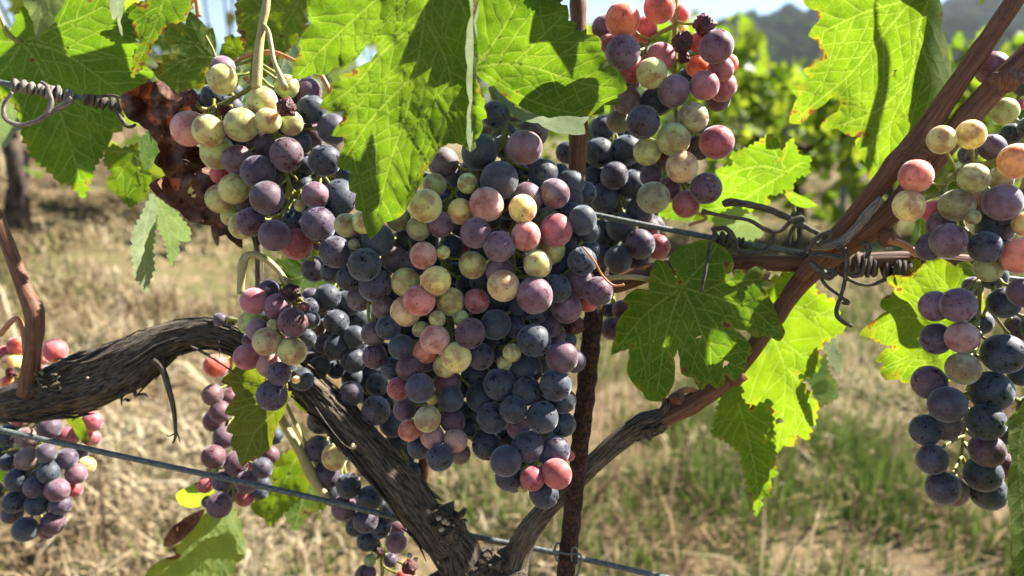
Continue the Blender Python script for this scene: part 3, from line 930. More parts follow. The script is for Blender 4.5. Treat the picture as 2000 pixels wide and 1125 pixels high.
    pxtube(t, [(1138, 482), (1150, 496), (1163, 514), (1176, 537), (1195, 556), (1212, 558), (1219, 555)], [.362, .362, .365, .37, .372, .372, .372], [1.8, 2, 2, 2.2, 2.2, 2.4, 3], sides=7, n=40)
    tag(t.build("young_tendril", M["petiole"]), "thin orange tendril curling off the right side of the central bunch", "tendril")


# ------------------------------------------------------------------ leaves
def inside(poly, x, y):
    px, py = poly[:, 0], poly[:, 1]
    qx, qy = np.roll(px, -1), np.roll(py, -1)
    r = np.zeros(len(x), bool)
    for a, b, c, d in zip(px, py, qx, qy):
        m = ((b > y) != (d > y))
        with np.errstate(divide='ignore', invalid='ignore'):
            xx = (c - a) * (y - b) / (d - b + 1e-12) + a
        r ^= m & (x < xx)
    return r


def inside1(poly, x, y):
    a, b = poly[:, 0], poly[:, 1]
    c, d = np.roll(a, -1), np.roll(b, -1)
    m = (b > y) != (d > y)
    if not m.any(): return False
    return bool(np.count_nonzero(x < (c[m] - a[m]) * (y - b[m]) / (d[m] - b[m]) + a[m]) & 1)


def seg_dist(px, py, poly):
    d = np.full(len(px), 1e9)
    for i in range(len(poly)):
        a = poly[i]; b = poly[(i + 1) % len(poly)]
        ab = b - a; L = ab @ ab + 1e-9
        t = np.clip(((px - a[0]) * ab[0] + (py - a[1]) * ab[1]) / L, 0, 1)
        d = np.minimum(d, np.hypot(px - a[0] - t * ab[0], py - a[1] - t * ab[1]))
    return d


def outline(pts, teeth, rnd):
    """Round the traced outline a little and cut vine-leaf teeth into the long runs."""
    pts = np.asarray(pts, float)
    area = 0.5 * np.sum(pts[:, 0] * np.roll(pts[:, 1], -1) - np.roll(pts[:, 0], -1) * pts[:, 1])
    sgn = 1 if area > 0 else -1
    out = []
    n = len(pts)
    for i in range(n):
        a, b = pts[i], pts[(i + 1) % n]
        L = np.hypot(*(b - a))
        out.append(a)
        if L < 9: continue
        nrm = np.array([(b - a)[1], -(b - a)[0]]) / L * sgn
        if teeth and L > 1.6 * teeth:
            k = max(1, int(round(L / teeth)))
            for j in range(k):
                amp = teeth * rnd.uniform(0.20, 0.42)
                u0, u1 = j / k, (j + 1) / k
                if j: out.append(a + (b - a) * u0 - nrm * teeth * 0.05)
                out.append(a + (b - a) * (u0 + 0.35 / k) + nrm * amp * 0.75)
                out.append(a + (b - a) * (u0 + (0.62 + rnd.uniform(-.08, .08)) / k) + nrm * amp * 1.15)
        else:
            out.append(a + (b - a) * 0.33 + nrm * L * 0.055)
            out.append(a + (b - a) * 0.66 + nrm * L * 0.055)
    return np.array(out)


NLEAF = [0]


def make_leaf(patches, tint=(1, 1, 1), age=0.1, mat="leaf", label=None, name="leaf"):
    """patches: dicts with out (pixels), d (depth), gx, gy (depth slope per 1000 px), cup, wob, veins (polylines), teeth."""
    NLEAF[0] += 1
    sd = NLEAF[0] * 7.31
    rnd = random.Random(NLEAF[0])
    AV = []; AF = []; AVE = []; AED = []; ALP = []; nv = 0; MI = []
    for pi, p in enumerate(patches):
        poly = outline(p["out"], p.get("teeth", 0), rnd)
        cx, cy = poly.mean(axis=0)
        ext = max(np.ptp(poly[:, 0]), np.ptp(poly[:, 1])) / 2
        pv = []
        segs = []
        for vl in p.get("veins", []):
            q = catmull(np.array(vl, float), max(6, int(np.sum(np.hypot(*np.diff(np.array(vl, float), axis=0).T)) / 4.5)))
            w = np.linspace(1.3 * p.get("vw", 3.4), 2.0, len(q))
            segs.append((q, w, 1.0))
        prim = list(segs)
        sp = p.get("sec", 34)
        for q, w, _ in prim:
            step = max(3, int(sp / 4.5))
            side = 1
            for i in range(step // 2 + 1, len(q) - 2, step):
                for s in ((1, -1) if len(q) > 12 else (side,)):
                    j = min(len(q) - 1, max(0, i + (step // 2 if s < 0 else 0)))
                    dr = q[min(j + 2, len(q) - 1)] - q[max(j - 2, 0)]
                    L0 = np.hypot(*dr)
                    if L0 < 1e-6: continue
                    dr /= L0
                    a = s * R(rnd.uniform(40, 56))
                    cur = q[j].copy(); pts = [cur.copy()]
                    other = np.vstack([o[0] for o in prim if o[0] is not q]) if len(prim) > 1 else np.zeros((0, 2))
                    for st in range(60):
                        a2 = a * (1 - 0.006 * st)
                        v = np.array([dr[0] * math.cos(a2) - dr[1] * math.sin(a2), dr[0] * math.sin(a2) + dr[1] * math.cos(a2)])
                        v += 0.12 * np.array([math.sin(st * .6 + sd), math.cos(st * .7 + sd)])
                        cur = cur + v * 4.5
                        if not inside1(poly, cur[0], cur[1]): break
                        if st > 3 and len(other) and np.min(np.hypot(other[:, 0] - cur[0], other[:, 1] - cur[1])) < 7: break
                        pts.append(cur.copy())
                    if len(pts) > 4:
                        pts = np.array(pts)
                        segs.append((pts, np.linspace(2.7, 1.4, len(pts)), 0.8))
                side = -side
        VP = []; VV = []
        for q, w, val in segs:
            tn = np.gradient(q, axis=0); tn /= np.hypot(tn[:, 0], tn[:, 1])[:, None] + 1e-9
            nr = np.column_stack([-tn[:, 1], tn[:, 0]])
            VP += [q, q + nr * w[:, None], q - nr * w[:, None]]
            VV += [np.full(len(q), val), np.zeros(len(q)), np.zeros(len(q))]
        g = p.get("grid", 10)
        gx_, gy_ = np.meshgrid(np.arange(poly[:, 0].min(), poly[:, 0].max(), g), np.arange(poly[:, 1].min(), poly[:, 1].max(), g))
        gp = np.column_stack([gx_.ravel(), gy_.ravel()]) + np.random.default_rng(NLEAF[0]).uniform(-.25, .25, (gx_.size, 2)) * g
        if VP:
            VP = np.vstack(VP); VV = np.concatenate(VV)
            keep = np.ones(len(gp), bool)
            for i in range(0, len(VP), 400):
                b = VP[i:i + 400]
                keep &= (np.min(np.hypot(gp[:, None, 0] - b[None, :, 0], gp[:, None, 1] - b[None, :, 1]), axis=1) > 4.0)
            gp = gp[keep]
            pts = np.vstack([VP, gp]); val = np.concatenate([VV, np.zeros(len(gp))])
        else:
            pts = gp; val = np.zeros(len(gp))
        ok = inside(poly, pts[:, 0], pts[:, 1])
        pts, val = pts[ok], val[ok]
        ok = seg_dist(pts[:, 0], pts[:, 1], poly) > 1.2
        pts, val = pts[ok], val[ok]
        allp = np.vstack([poly, pts]); allv = np.concatenate([np.full(len(poly), 0.0), val])
        m = len(poly)
        ov, oe, of, orig, _, _ = delaunay_2d_cdt([Vector(q) for q in allp], [(i, (i + 1) % m) for i in range(m)], [], 1, 1e-4)
        ov = np.array([v[:] for v in ov])
        vv = np.array([max([allv[k] for k in oo], default=0.0) for oo in orig])
        ed = np.clip(seg_dist(ov[:, 0], ov[:, 1], poly) / 42.0, 0, 1)
        for hx, hy, hr in p.get("holes", []):
            pass
        # depth field
        fx, fy = (ov[:, 0] - cx) / ext, (ov[:, 1] - cy) / ext
        d = p["d"] + p.get("gx", 0) * (ov[:, 0] - cx) / 1000 + p.get("gy", 0) * (ov[:, 1] - cy) / 1000
        d = d + p.get("cup", 0) * (fx ** 2 + fy ** 2) + p.get("fold", 0) * np.abs(fx * math.cos(p.get("fa", 0)) + fy * math.sin(p.get("fa", 0)))
        wob = p.get("wob", 0.004); fine = p.get("fine", 0.0008); wsc = p.get("wsc", 120.0)
        nz = np.array([wob * mnoise.noise(Vector((a / wsc, b / wsc, sd + pi))) + fine * mnoise.noise(Vector((a / 24.0, b / 24.0, sd + 5)))
                       for a, b in ov])
        lip = p.get("lip", 0.004) * np.array([mnoise.noise(Vector((a / 45.0, b / 45.0, sd + 9))) for a, b in ov]) * (1 - ed) ** 2
        d = d + nz + lip - 0.00035 * vv
        if "dfun" in p: d = d + p["dfun"](ov[:, 0], ov[:, 1])
        W = Pn(ov[:, 0], ov[:, 1], d)
        s = p["d"] / FPX * 1000
        hl = [(hx, hy, hr) for hx, hy, hr in p.get("holes", [])]
        faces = []
        for f in of:
            c = ov[list(f)].mean(axis=0)
            if any(math.hypot(c[0] - hx, (c[1] - hy)) < hr * (1 + 0.45 * mnoise.noise(Vector((c[0] / 7, c[1] / 7, hx)))) for hx, hy, hr in hl): continue
            faces.append([q + nv for q in f])
        AF += faces
        MI += [1 if p.get("pale") else 0] * len(faces)
        AV.append(W); AVE.append(vv); AED.append(ed)
        ALP.append(np.column_stack([ov[:, 0] * s + sd * 13, ov[:, 1] * s, np.full(len(ov), sd)]))
        nv += len(ov)
    o = mesh_obj(name, np.vstack(AV), AF, M[mat], VINE, True,
                 {"vein": ('FLOAT', np.concatenate(AVE)), "edge": ('FLOAT', np.concatenate(AED)), "lp": ('FLOAT_VECTOR', np.vstack(ALP))})
    if any(MI):
        o.data.materials.append(M["pale"])
        o.data.polygons.foreach_set("material_index", MI)
    o.color = (*tint, age)
    if label: o["label"] = label
    return o


def petiole(leaf, pts, d, rr, mk="petiole"):
    t = Tubes(); pxtube(t, pts, d, rr, sides=8, n=20)
    t.build("petiole", M[mk], leaf)


def build_leaves():
    # the large leaf hanging over the central bunches
    L1 = [(604, -90), (600, 12), (608, 46), (581, 88), (588, 96), (569, 155), (613, 144), (636, 146), (650, 134), (663, 129), (665, 138), (684, 125), (705, 104),
          (715, 86), (730, 81), (740, 90), (738, 102), (725, 119), (705, 129), (684, 142), (661, 148), (667, 157), (644, 169), (646, 180), (623, 209), (650, 217),
          (671, 217), (669, 234), (647, 265), (671, 267), (672, 284), (658, 326), (684, 334), (682, 372), (696, 378), (694, 409), (707, 413), (723, 468), (751, 434),
          (767, 430), (788, 418), (801, 393), (817, 367), (824, 347), (831, 330), (851, 301), (861, 288), (876, 280), (892, 280), (905, 284), (918, 297), (930, 288),
          (928, 276), (943, 251), (940, 234), (951, 230), (945, 209), (947, 192), (940, 182), (928, 150), (925, 42), (936, -90)]
    lf = make_leaf([
        dict(out=L1, d=.330, gx=-0.03, gy=0.075, cup=0.004, wob=0.005, veins=[
            [(832, -80), (828, 35), (811, 146), (792, 228), (765, 309), (735, 420)],
            [(828, 35), (788, 67), (740, 110), (690, 170), (640, 205)],
            [(811, 146), (770, 185), (720, 240), (672, 310)],
            [(828, 35), (855, 84), (875, 130), (888, 195), (905, 270)],
            [(832, -80), (780, -40), (700, 30), (625, 100), (585, 145)],
            [(832, -80), (880, -30), (915, 40)]], vw=3.6, sec=40,
            dfun=lambda x, y: 0.010 * np.clip((x - 850) / 80, 0, 1) ** 2),
        dict(out=[(932, -90), (934, 0), (930, 45), (926, 110), (923, 140), (920, 210), (922, 240), (918, 297), (912, 240), (917, 200), (913, 130), (911, 75), (920, 30), (926, -90)],
             d=.318, gy=.075, pale=True, wob=0.002, fine=0.0006, grid=6, dfun=lambda x, y: 0.012 * (x - 912) / 14)],
        (1, 1, 1), 0.08, label="largest leaf, hanging over the central bunches with its right edge folded")
    # leaf right of it, its lower margin rolled up
    L2 = [(928, 140), (930, 20), (938, -90), (1080, -90), (1089, 10), (1108, 10), (1110, 40), (1126, 44), (1123, 60), (1142, 60), (1144, 68), (1166, 69), (1174, 78),
          (1174, 96), (1186, 118), (1198, 132), (1214, 146), (1225, 174), (1206, 186), (1206, 204), (1178, 204), (1180, 219), (1135, 226), (1072, 228), (1010, 205), (968, 171), (940, 155)]
    make_leaf([
        dict(out=L2, d=.385, gx=0.0, gy=0.10, cup=0.004, wob=0.004, veins=[
            [(930, 132), (980, 125), (1040, 132), (1090, 148), (1150, 166), (1200, 172)], [(930, 130), (960, 90), (995, 35), (1030, -40)],
            [(930, 135), (1000, 178), (1060, 205), (1120, 222)], [(1000, 127), (1060, 70), (1100, 30)]], sec=44, holes=[(944, 113, 9)]),
        dict(out=[(953, 162), (972, 178), (1000, 206), (1030, 222), (1072, 231), (1135, 229), (1151, 228), (1140, 242), (1143, 262), (1106, 261), (1076, 255), (1051, 240), (1025, 236), (1006, 230), (990, 208)],
             d=.378, gy=-0.35, pale=True, wob=0.002, teeth=0)],
        (0.95, 1.0, 1.0), 0.02, label="broad leaf left of the vertical cane, its lower margin rolled towards the camera")
    make_leaf([dict(out=[(1010, -60), (1028, 10), (1045, 20), (1060, 2), (1092, 16), (1110, -60)], d=.37, teeth=12)], (.9, .95, 1), 0.0)
    # big leaf at far left
    L3 = [(-140, 60), (-60, 10), (19, 62), (30, 40), (90, -60), (198, -40), (243, 19), (258, 50), (265, 77), (278, 128), (300, 141), (275, 166), (237, 189), (238, 234),
          (240, 256), (221, 259), (214, 278), (202, 298), (186, 323), (176, 349), (163, 388), (140, 362), (115, 355), (90, 326), (67, 310), (45, 269), (35, 218), (20, 190), (-40, 200), (-120, 180)]
    lf = make_leaf([dict(out=L3, d=.48, gx=-0.08, gy=0.15, cup=0.006, wob=0.007, teeth=16, sec=36, vw=4.2, veins=[
        [(42, 82), (90, 92), (138, 112), (190, 148), (240, 186)], [(42, 82), (62, 108), (83, 141), (110, 200), (134, 272), (156, 350)],
        [(42, 82), (64, 74), (110, 52), (157, 35), (208, 10)], [(42, 82), (-20, 84), (-100, 110)], [(42, 82), (20, 120), (-20, 170)]])],
        (.92, 1.0, .9), 0.05, label="large green leaf behind the wire at far left")
    petiole(lf, [(46, 80), (30, 78), (10, 55), (-6, 10), (-10, -40)], [.47, .468, .468, .47, .47], [4, 4.5, 4, 3.5, 3.5], "stem")
    make_leaf([dict(pale=True, out=[(-90, 100), (0, 112), (22, 122), (34, 140), (25, 165), (32, 190), (40, 215), (30, 225), (44, 252), (28, 256), (12, 288), (-10, 272), (-90, 280)], d=.50, gx=-.3, teeth=0, veins=[[(-60, 190), (0, 190), (38, 215)]])], (1.3, 1.25, 2.2), 0.0,
              label="pale leaf edge at the left border under the wire")
    make_leaf([dict(pale=True, out=[(36, -60), (45, 0), (48, 13), (54, 19), (64, 42), (75, 82), (78, 64), (86, 61), (93, 51), (96, 56), (109, 32), (132, -10), (150, -60)], d=.43, gx=0.3, gy=.3, veins=[[(95, -60), (86, 0), (75, 70)], [(90, -20), (60, 30)], [(90, -10), (104, 30)]])], (2.0, 1.9, 4.5), 0.0,
              label="pale grey-green leaf tip hanging at the top left")
    make_leaf([dict(pale=True, out=[(210, -60), (214, 0), (218, 29), (221, 40), (229, 32), (232, 54), (239, 72), (235, 42), (240, 15), (250, -60)], d=.43, gx=.4, grid=7, veins=[[(232, -60), (230, 0), (234, 60)]])], (1.8, 1.75, 4), 0.0)
    make_leaf([dict(out=[(246, 19), (256, 10), (282, 3), (304, -30), (390, -40), (372, 20), (358, 42), (320, 58), (301, 80), (285, 118), (272, 138), (257, 152), (262, 106), (278, 83), (269, 77), (259, 67), (256, 38)],
                    d=.455, gx=-.15, wob=.007, teeth=12, veins=[[(330, -40), (310, 30), (285, 90), (262, 140)], [(312, 25), (270, 50), (256, 62)]])], (.85, .95, 1), 0.25,
              label="half-shaded narrow leaf hanging above the dead brown leaf")
    lf = make_leaf([dict(out=[(330, 45), (346, 48), (352, 42), (362, 48), (371, 22), (390, 38), (406, 58), (416, 54), (422, 106), (412, 130), (406, 144), (410, 170), (378, 173), (352, 190), (320, 163), (301, 144), (310, 128),
                         (298, 112), (330, 106), (336, 118), (339, 109), (333, 93), (320, 64)], d=.44, gx=.1, wob=.006, veins=[[(422, 112), (380, 112), (340, 128), (308, 150)], [(421, 112), (395, 85), (371, 35)], [(420, 113), (400, 140), (380, 168)]])], (1.05, 1.02, 1), 0.3,
                   label="light green leaf with a scorched patch just above the pale grapes")
    petiole(lf, [(421, 112), (415, 95), (402, 70)], .438, [2.5, 2.5, 2], "stem")
    make_leaf([dict(out=[(464, -40), (620, -40), (606, 19), (592, 61), (573, 86), (545, 115), (525, 138), (509, 166), (480, 160), (477, 83), (464, 54), (461, 32)], d=.46, wob=.006, gy=-.1, teeth=14, veins=[[(600, -30), (560, 45), (520, 110), (495, 150)], [(575, 20), (520, 20), (470, 40)]])], (1.25, 1.12, .9), 0.3,
              label="yellow-green leaf behind the bunch stalk at the top")
    make_leaf([dict(out=[(428, 108), (432, 96), (445, 70), (474, 74), (482, 106), (464, 112), (445, 125)], d=.47, teeth=12, veins=[[(480, 108), (440, 90)]])], (1.05, 1, 1), 0.1)
    make_leaf([dict(out=[(480, 60), (540, 55), (605, 50), (612, 120), (600, 190), (560, 215), (520, 215), (468, 205), (470, 120)], d=.52, gx=.3, wob=.01, teeth=16, veins=[[(590, 50), (560, 110), (520, 200)]])], (.55, .75, 2.6), 0.0)
    # dead brown leaf, curled and folded
    make_leaf([
        dict(out=[(235, 188), (262, 172), (300, 160), (312, 157), (330, 170), (352, 190), (374, 214), (356, 236), (338, 244), (318, 262), (308, 280), (290, 255), (270, 240), (250, 232), (240, 215)], d=.415, gx=-.1, wob=.020, wsc=30, fine=.005, grid=5, lip=.012, veins=[[(240, 205), (290, 190), (345, 205)]], sec=26),
        dict(out=[(305, 262), (340, 226), (358, 236), (352, 262), (372, 282), (404, 296), (414, 318), (380, 334), (330, 350), (316, 330), (300, 318), (312, 296)], d=.428, wob=.020, wsc=34, fine=.005, grid=5, lip=.010, veins=[[(310, 270), (350, 300), (405, 312)]], sec=26),
        dict(out=[(290, 362), (318, 345), (352, 335), (392, 322), (424, 336), (442, 388), (466, 438), (474, 486), (456, 474), (440, 458), (428, 462), (426, 482), (416, 466), (412, 440), (388, 436), (370, 432), (350, 412), (312, 386)], d=.43, wob=.020, wsc=44, fine=.005, grid=5, lip=.012, holes=[(372, 372, 6), (378, 382, 4)], veins=[[(405, 318), (420, 380), (460, 460)], [(405, 320), (350, 370), (305, 368)]], sec=26),
    ], (.85, .80, .85), 0, "dead", "dead brown leaf, curled and crumpled beside the pale grapes")
    # small leaves left
    make_leaf([dict(out=[(204, 290), (225, 283), (238, 290), (262, 284), (280, 277), (276, 300), (296, 345), (290, 370), (278, 388), (255, 406), (235, 386), (212, 367), (210, 345), (221, 340), (204, 318)], d=.47, wob=.006, teeth=11, veins=[[(280, 285), (250, 320), (222, 360)], [(265, 303), (275, 340), (280, 375)]])], (1.25, 1.15, .9), 0.08,
              label="small bright leaf below the tendril loop")
    make_leaf([dict(out=[(272, 276), (290, 256), (306, 274), (310, 300), (285, 332), (277, 318)], d=.455, gx=.4, teeth=10)], (.8, .9, 1), 0)
    make_leaf([dict(pale=True, out=[(298, 376), (306, 400), (303, 440), (297, 490), (301, 520), (286, 572), (266, 540), (257, 490), (262, 450), (284, 405)], d=.46, gx=.5, wob=.005, teeth=13, veins=[[(300, 380), (282, 460), (284, 560)]]),
               dict(pale=True, out=[(303, 384), (322, 398), (342, 412), (372, 450), (369, 472), (350, 470), (349, 492), (332, 520), (326, 482), (309, 440)], d=.468, gx=-.4, wob=.005, teeth=12, veins=[[(304, 388), (325, 430), (334, 505)], [(312, 405), (350, 440), (366, 465)]])],
              (1.9, 1.85, 3.4), 0.0, label="pale folded leaf hanging below the dead brown leaf")
    make_leaf([dict(out=[(537, 512), (560, 500), (590, 495), (612, 478), (632, 505), (640, 520), (670, 542), (660, 565), (610, 570), (565, 567), (548, 550), (552, 522)], d=.475, gx=.1, teeth=14, veins=[[(665, 530), (610, 535), (548, 552)], [(640, 532), (600, 515)]])], (1.0, 1, 1), 0.05,
              label="bright leaf showing between the upper-left and lower-left bunches")
    # yellowish leaf in front of the wine-red bunch
    make_leaf([dict(out=[(460, 716), (500, 720), (520, 742), (545, 770), (570, 764), (560, 790), (542, 828), (536, 845), (532, 862), (528, 878), (516, 884), (504, 897), (500, 891), (484, 902), (472, 912), (464, 890), (460, 878), (450, 870), (455, 848), (441, 842), (456, 818), (458, 813), (438, 808),
                         (450, 786), (460, 772), (452, 756), (440, 750), (432, 746), (436, 738), (452, 728)], d=.435, gx=-.12, wob=.006, sec=32, veins=[[(558, 785), (520, 822), (495, 850), (476, 900)], [(545, 795), (495, 790), (445, 806)], [(550, 788), (505, 755), (445, 745)]])], (1.55, 1.05, 1.1), 0.05,
              label="yellow-green leaf in front of the wine-red bunch above the lower wire")
    make_leaf([
        dict(out=[(391, 940), (370, 950), (344, 964), (344, 973), (353, 988), (374, 992), (402, 984), (420, 960)], d=.525, gy=.4, teeth=0, veins=[[(400, 990), (370, 968)]]),
        dict(out=[(398, 994), (421, 1011), (454, 984), (468, 1011), (473, 1039), (481, 1065), (475, 1091), (461, 1100), (452, 1125), (440, 1190), (285, 1190), (285, 1120), (294, 1107), (344, 1084), (336, 1072), (352, 1060), (384, 1022)], d=.52, gx=.12, gy=-.1, wob=.007, vw=3, veins=[
            [(402, 992), (398, 1040), (390, 1100), (385, 1180)], [(402, 992), (432, 1040), (455, 1080)], [(400, 1000), (360, 1060), (320, 1110)], [(420, 1015), (450, 1020), (470, 1060)]])],
        (3.0, 2.2, 5.0), 0.14, label="large yellowing leaf with scorched margin at the bottom left")
    make_leaf([dict(out=[(318, 1064), (328, 1040), (350, 1020), (384, 1000), (400, 994), (392, 1012), (370, 1040), (345, 1062), (322, 1068)], d=.515, wob=.006, wsc=30, grid=5, lip=.01, teeth=0)], (1.2, 1, .9), 0, "dead",
              "rolled brown strip of the yellowing leaf at the bottom left")
    make_leaf([dict(out=[(489, 990), (505, 972), (530, 945), (540, 900), (572, 880), (592, 910), (602, 950), (585, 975), (565, 990), (545, 1010), (528, 1029), (515, 1012), (500, 1005)], d=.53, teeth=14, wob=.006, veins=[[(580, 890), (555, 945), (525, 1015)], [(565, 925), (515, 985)]])], (1.45, 1.2, .9), 0.15,
              label="bright yellow leaf behind the wine-red bunch near the lower wire")
    make_leaf([dict(out=[(585, 900), (612, 950), (640, 958), (634, 990), (615, 1000), (600, 1004), (575, 1036), (558, 1012), (572, 960)], d=.55, gx=.3, teeth=13, veins=[[(595, 915), (595, 960), (578, 1025)]])], (1.35, 1.2, 1.4), 0.12)
    make_leaf([dict(out=[(580, 762), (600, 772), (618, 796), (600, 806), (586, 800), (574, 785)], d=.49, grid=7)], (1.6, 1.4, 1.6), 0.1)
    # broad leaf right of the stake
    L16 = [(1328, 553), (1318, 530), (1306, 507), (1322, 486), (1353, 475), (1370, 468), (1392, 471), (1424, 493), (1434, 518), (1427, 532), (1415, 544), (1438, 526), (1460, 528), (1481, 519), (1505, 534), (1500, 545), (1516, 553),
           (1495, 567), (1505, 585), (1514, 606), (1524, 630), (1534, 649), (1523, 667), (1508, 660), (1491, 656), (1477, 660), (1456, 645), (1432, 640), (1417, 631), (1440, 648), (1462, 668), (1470, 688), (1459, 699), (1456, 720), (1434, 745), (1418, 734), (1413, 752),
           (1399, 759), (1385, 747), (1370, 763), (1353, 738), (1331, 731), (1328, 700), (1324, 682), (1316, 699), (1318, 730), (1315, 752), (1292, 784), (1264, 781), (1255, 766), (1239, 752), (1225, 727), (1229, 700), (1228, 681),
           (1212, 686), (1193, 693), (1203, 656), (1207, 624), (1228, 603), (1217, 585), (1242, 564), (1267, 567), (1268, 548), (1271, 532), (1281, 507), (1303, 514), (1318, 540)]
    lf = make_leaf([dict(out=L16, d=.415, gx=-0.03, gy=0.05, cup=0.010, wob=0.007, sec=36, vw=3.2, holes=[(1419, 711, 6), (1365, 659, 3), (1463, 562, 3), (1350, 470, 3), (1429, 537, 5)], veins=[
        [(1332, 562), (1354, 605), (1372, 653), (1399, 695), (1452, 722)], [(1332, 562), (1315, 605), (1298, 670), (1284, 760)], [(1332, 562), (1370, 572), (1417, 587), (1475, 610), (1520, 650)],
        [(1332, 562), (1353, 537), (1381, 508), (1400, 480)], [(1332, 562), (1290, 590), (1250, 625), (1205, 680)], [(1332, 562), (1300, 555), (1280, 540)], [(1372, 570), (1420, 552), (1490, 545)]])],
        (.86, .95, .95), 0.12, label="broad dark-green leaf with insect holes, right of the rusty bar")
    L17 = [(1505, 545), (1540, 533), (1585, 550), (1600, 575), (1632, 590), (1648, 645), (1612, 668), (1600, 690), (1600, 720), (1578, 738), (1562, 732), (1575, 760), (1598, 790), (1592, 820), (1575, 860), (1560, 852), (1552, 872), (1530, 870), (1516, 888),
           (1508, 850), (1512, 815), (1495, 790), (1470, 800), (1450, 782), (1448, 745), (1470, 700), (1490, 660), (1480, 600)]
    make_leaf([dict(out=L17, d=.485, gx=-.15, gy=.15, wob=.008, teeth=16, sec=38, veins=[[(1500, 640), (1530, 712), (1532, 780), (1520, 870)], [(1500, 640), (1560, 690), (1590, 700)], [(1500, 640), (1550, 600), (1620, 620)], [(1530, 712), (1570, 760), (1585, 810)]], holes=[(1524, 822, 6)])],
              (1.35, 1.18, .9), 0.1, label="bright backlit leaf behind the rising brown cane")
    make_leaf([dict(out=[(1411, 760), (1437, 762), (1448, 776), (1464, 798), (1505, 781), (1509, 825), (1513, 866), (1517, 930), (1505, 934), (1507, 949), (1498, 972), (1486, 964), (1486, 991), (1478, 1010), (1464, 964), (1448, 896), (1441, 881), (1414, 859), (1390, 849), (1398, 815)],
                    d=.485, gx=-.12, wob=.007, teeth=13, veins=[[(1435, 765), (1460, 850), (1478, 940), (1479, 1000)], [(1445, 800), (1415, 845)], [(1455, 835), (1500, 870)]])], (1.15, 1.1, .9), 0.1,
              label="lowest leaf on the right, ending in a long point")
    make_leaf([dict(out=[(1559, 734), (1580, 731), (1612, 690), (1619, 731), (1633, 745), (1637, 777), (1601, 795), (1591, 784), (1587, 752)], d=.495, gx=.3, teeth=10), dict(pale=True, out=[(1606, 664), (1623, 649), (1635, 656), (1630, 681), (1644, 695), (1640, 733), (1623, 706), (1612, 680)], d=.49, gx=.5, teeth=8)], (1.5, 1.4, 2.6), 0.05)
    # leaf behind the right-hand bunch
    L19 = [(1776, 498), (1784, 520), (1770, 528), (1772, 540), (1740, 538), (1728, 546), (1748, 566), (1740, 575), (1722, 584), (1718, 598), (1732, 608), (1710, 624), (1688, 640), (1678, 654), (1698, 660), (1712, 668), (1740, 676), (1726, 684), (1716, 694), (1710, 706), (1730, 709),
           (1718, 722), (1720, 731), (1730, 742), (1756, 740), (1760, 747), (1778, 748), (1850, 745), (1890, 730), (1920, 640), (1915, 540), (1890, 508), (1870, 515), (1866, 522), (1850, 510), (1820, 502), (1795, 508)]
    make_leaf([dict(out=L19, d=.43, gx=-.05, gy=.1, wob=.010, wsc=80, sec=30, veins=[[(1880, 620), (1832, 600), (1770, 570), (1740, 545)], [(1880, 620), (1820, 625), (1760, 620), (1700, 645)], [(1880, 620), (1835, 697), (1780, 705), (1720, 725)], [(1835, 697), (1800, 735)], [(1880, 620), (1850, 560), (1800, 510)]])],
              (1.3, 1.12, .8), 0.22, label="ragged sunlit leaf behind the right-hand bunch")
    L20 = [(1562, -22), (1569, 0), (1573, 11), (1596, 22), (1600, 40), (1578, 69), (1596, 80), (1609, 107), (1600, 120), (1569, 136), (1580, 150), (1576, 167), (1542, 169), (1558, 191), (1549, 209), (1541, 240), (1564, 242), (1580, 226), (1596, 213), (1622, 191), (1636, 184),
           (1642, 204), (1636, 218), (1609, 236), (1602, 249), (1636, 251), (1662, 267), (1684, 262), (1669, 276), (1684, 307), (1693, 329), (1702, 358), (1729, 335), (1756, 318), (1790, 290), (1822, 220), (1850, 190), (1858, 147), (1853, 111), (1840, 58), (1836, 0), (1842, -22)]
    make_leaf([dict(out=L20, d=.465, gx=-.08, gy=.15, wob=.007, sec=40, vw=4.0, holes=[(1750, 140, 4), (1746, 147, 3)], veins=[
        [(1820, -20), (1813, 0), (1791, 67), (1778, 156), (1742, 236), (1736, 300)], [(1800, -20), (1782, 0), (1711, 84), (1655, 150), (1560, 228)], [(1791, 67), (1808, 110), (1822, 160), (1805, 230)], [(1778, 156), (1715, 215), (1640, 245)], [(1782, 0), (1700, 20), (1610, 60)], [(1742, 236), (1710, 270), (1692, 310)]],
        dfun=lambda x, y: .03 * np.clip((x - 1800) / 60, 0, 1) ** 2)],
        (1.08, 1.04, 1.0), 0.18, label="large backlit leaf with scorched notches behind the two brown canes")
    L21 = [(1502, 262), (1520, 275), (1524, 302), (1535, 285), (1547, 267), (1556, 293), (1583, 307), (1578, 340), (1555, 345), (1545, 372), (1510, 380), (1500, 400), (1460, 412), (1420, 432), (1370, 430), (1320, 428), (1285, 420), (1330, 380), (1390, 385), (1404, 329), (1437, 324), (1427, 302), (1471, 284)]
    make_leaf([dict(out=L21, d=.50, gx=-.15, gy=.2, wob=.007, teeth=13, sec=34, veins=[[(1538, 336), (1490, 325), (1440, 335), (1400, 360)], [(1538, 336), (1490, 365), (1430, 400), (1340, 415)], [(1538, 336), (1515, 300), (1502, 272)], [(1538, 336), (1560, 320), (1575, 318)]])],
              (1.0, 1.02, .95), 0.05, label="green leaf right of the reddish upper bunch")
    make_leaf([dict(out=[(1528, 370), (1560, 380), (1598, 402), (1570, 406), (1545, 396)], d=.49, gy=.4, grid=7, veins=[[(1530, 374), (1590, 400)]])], (1.1, 1.1, 1.2), 0)
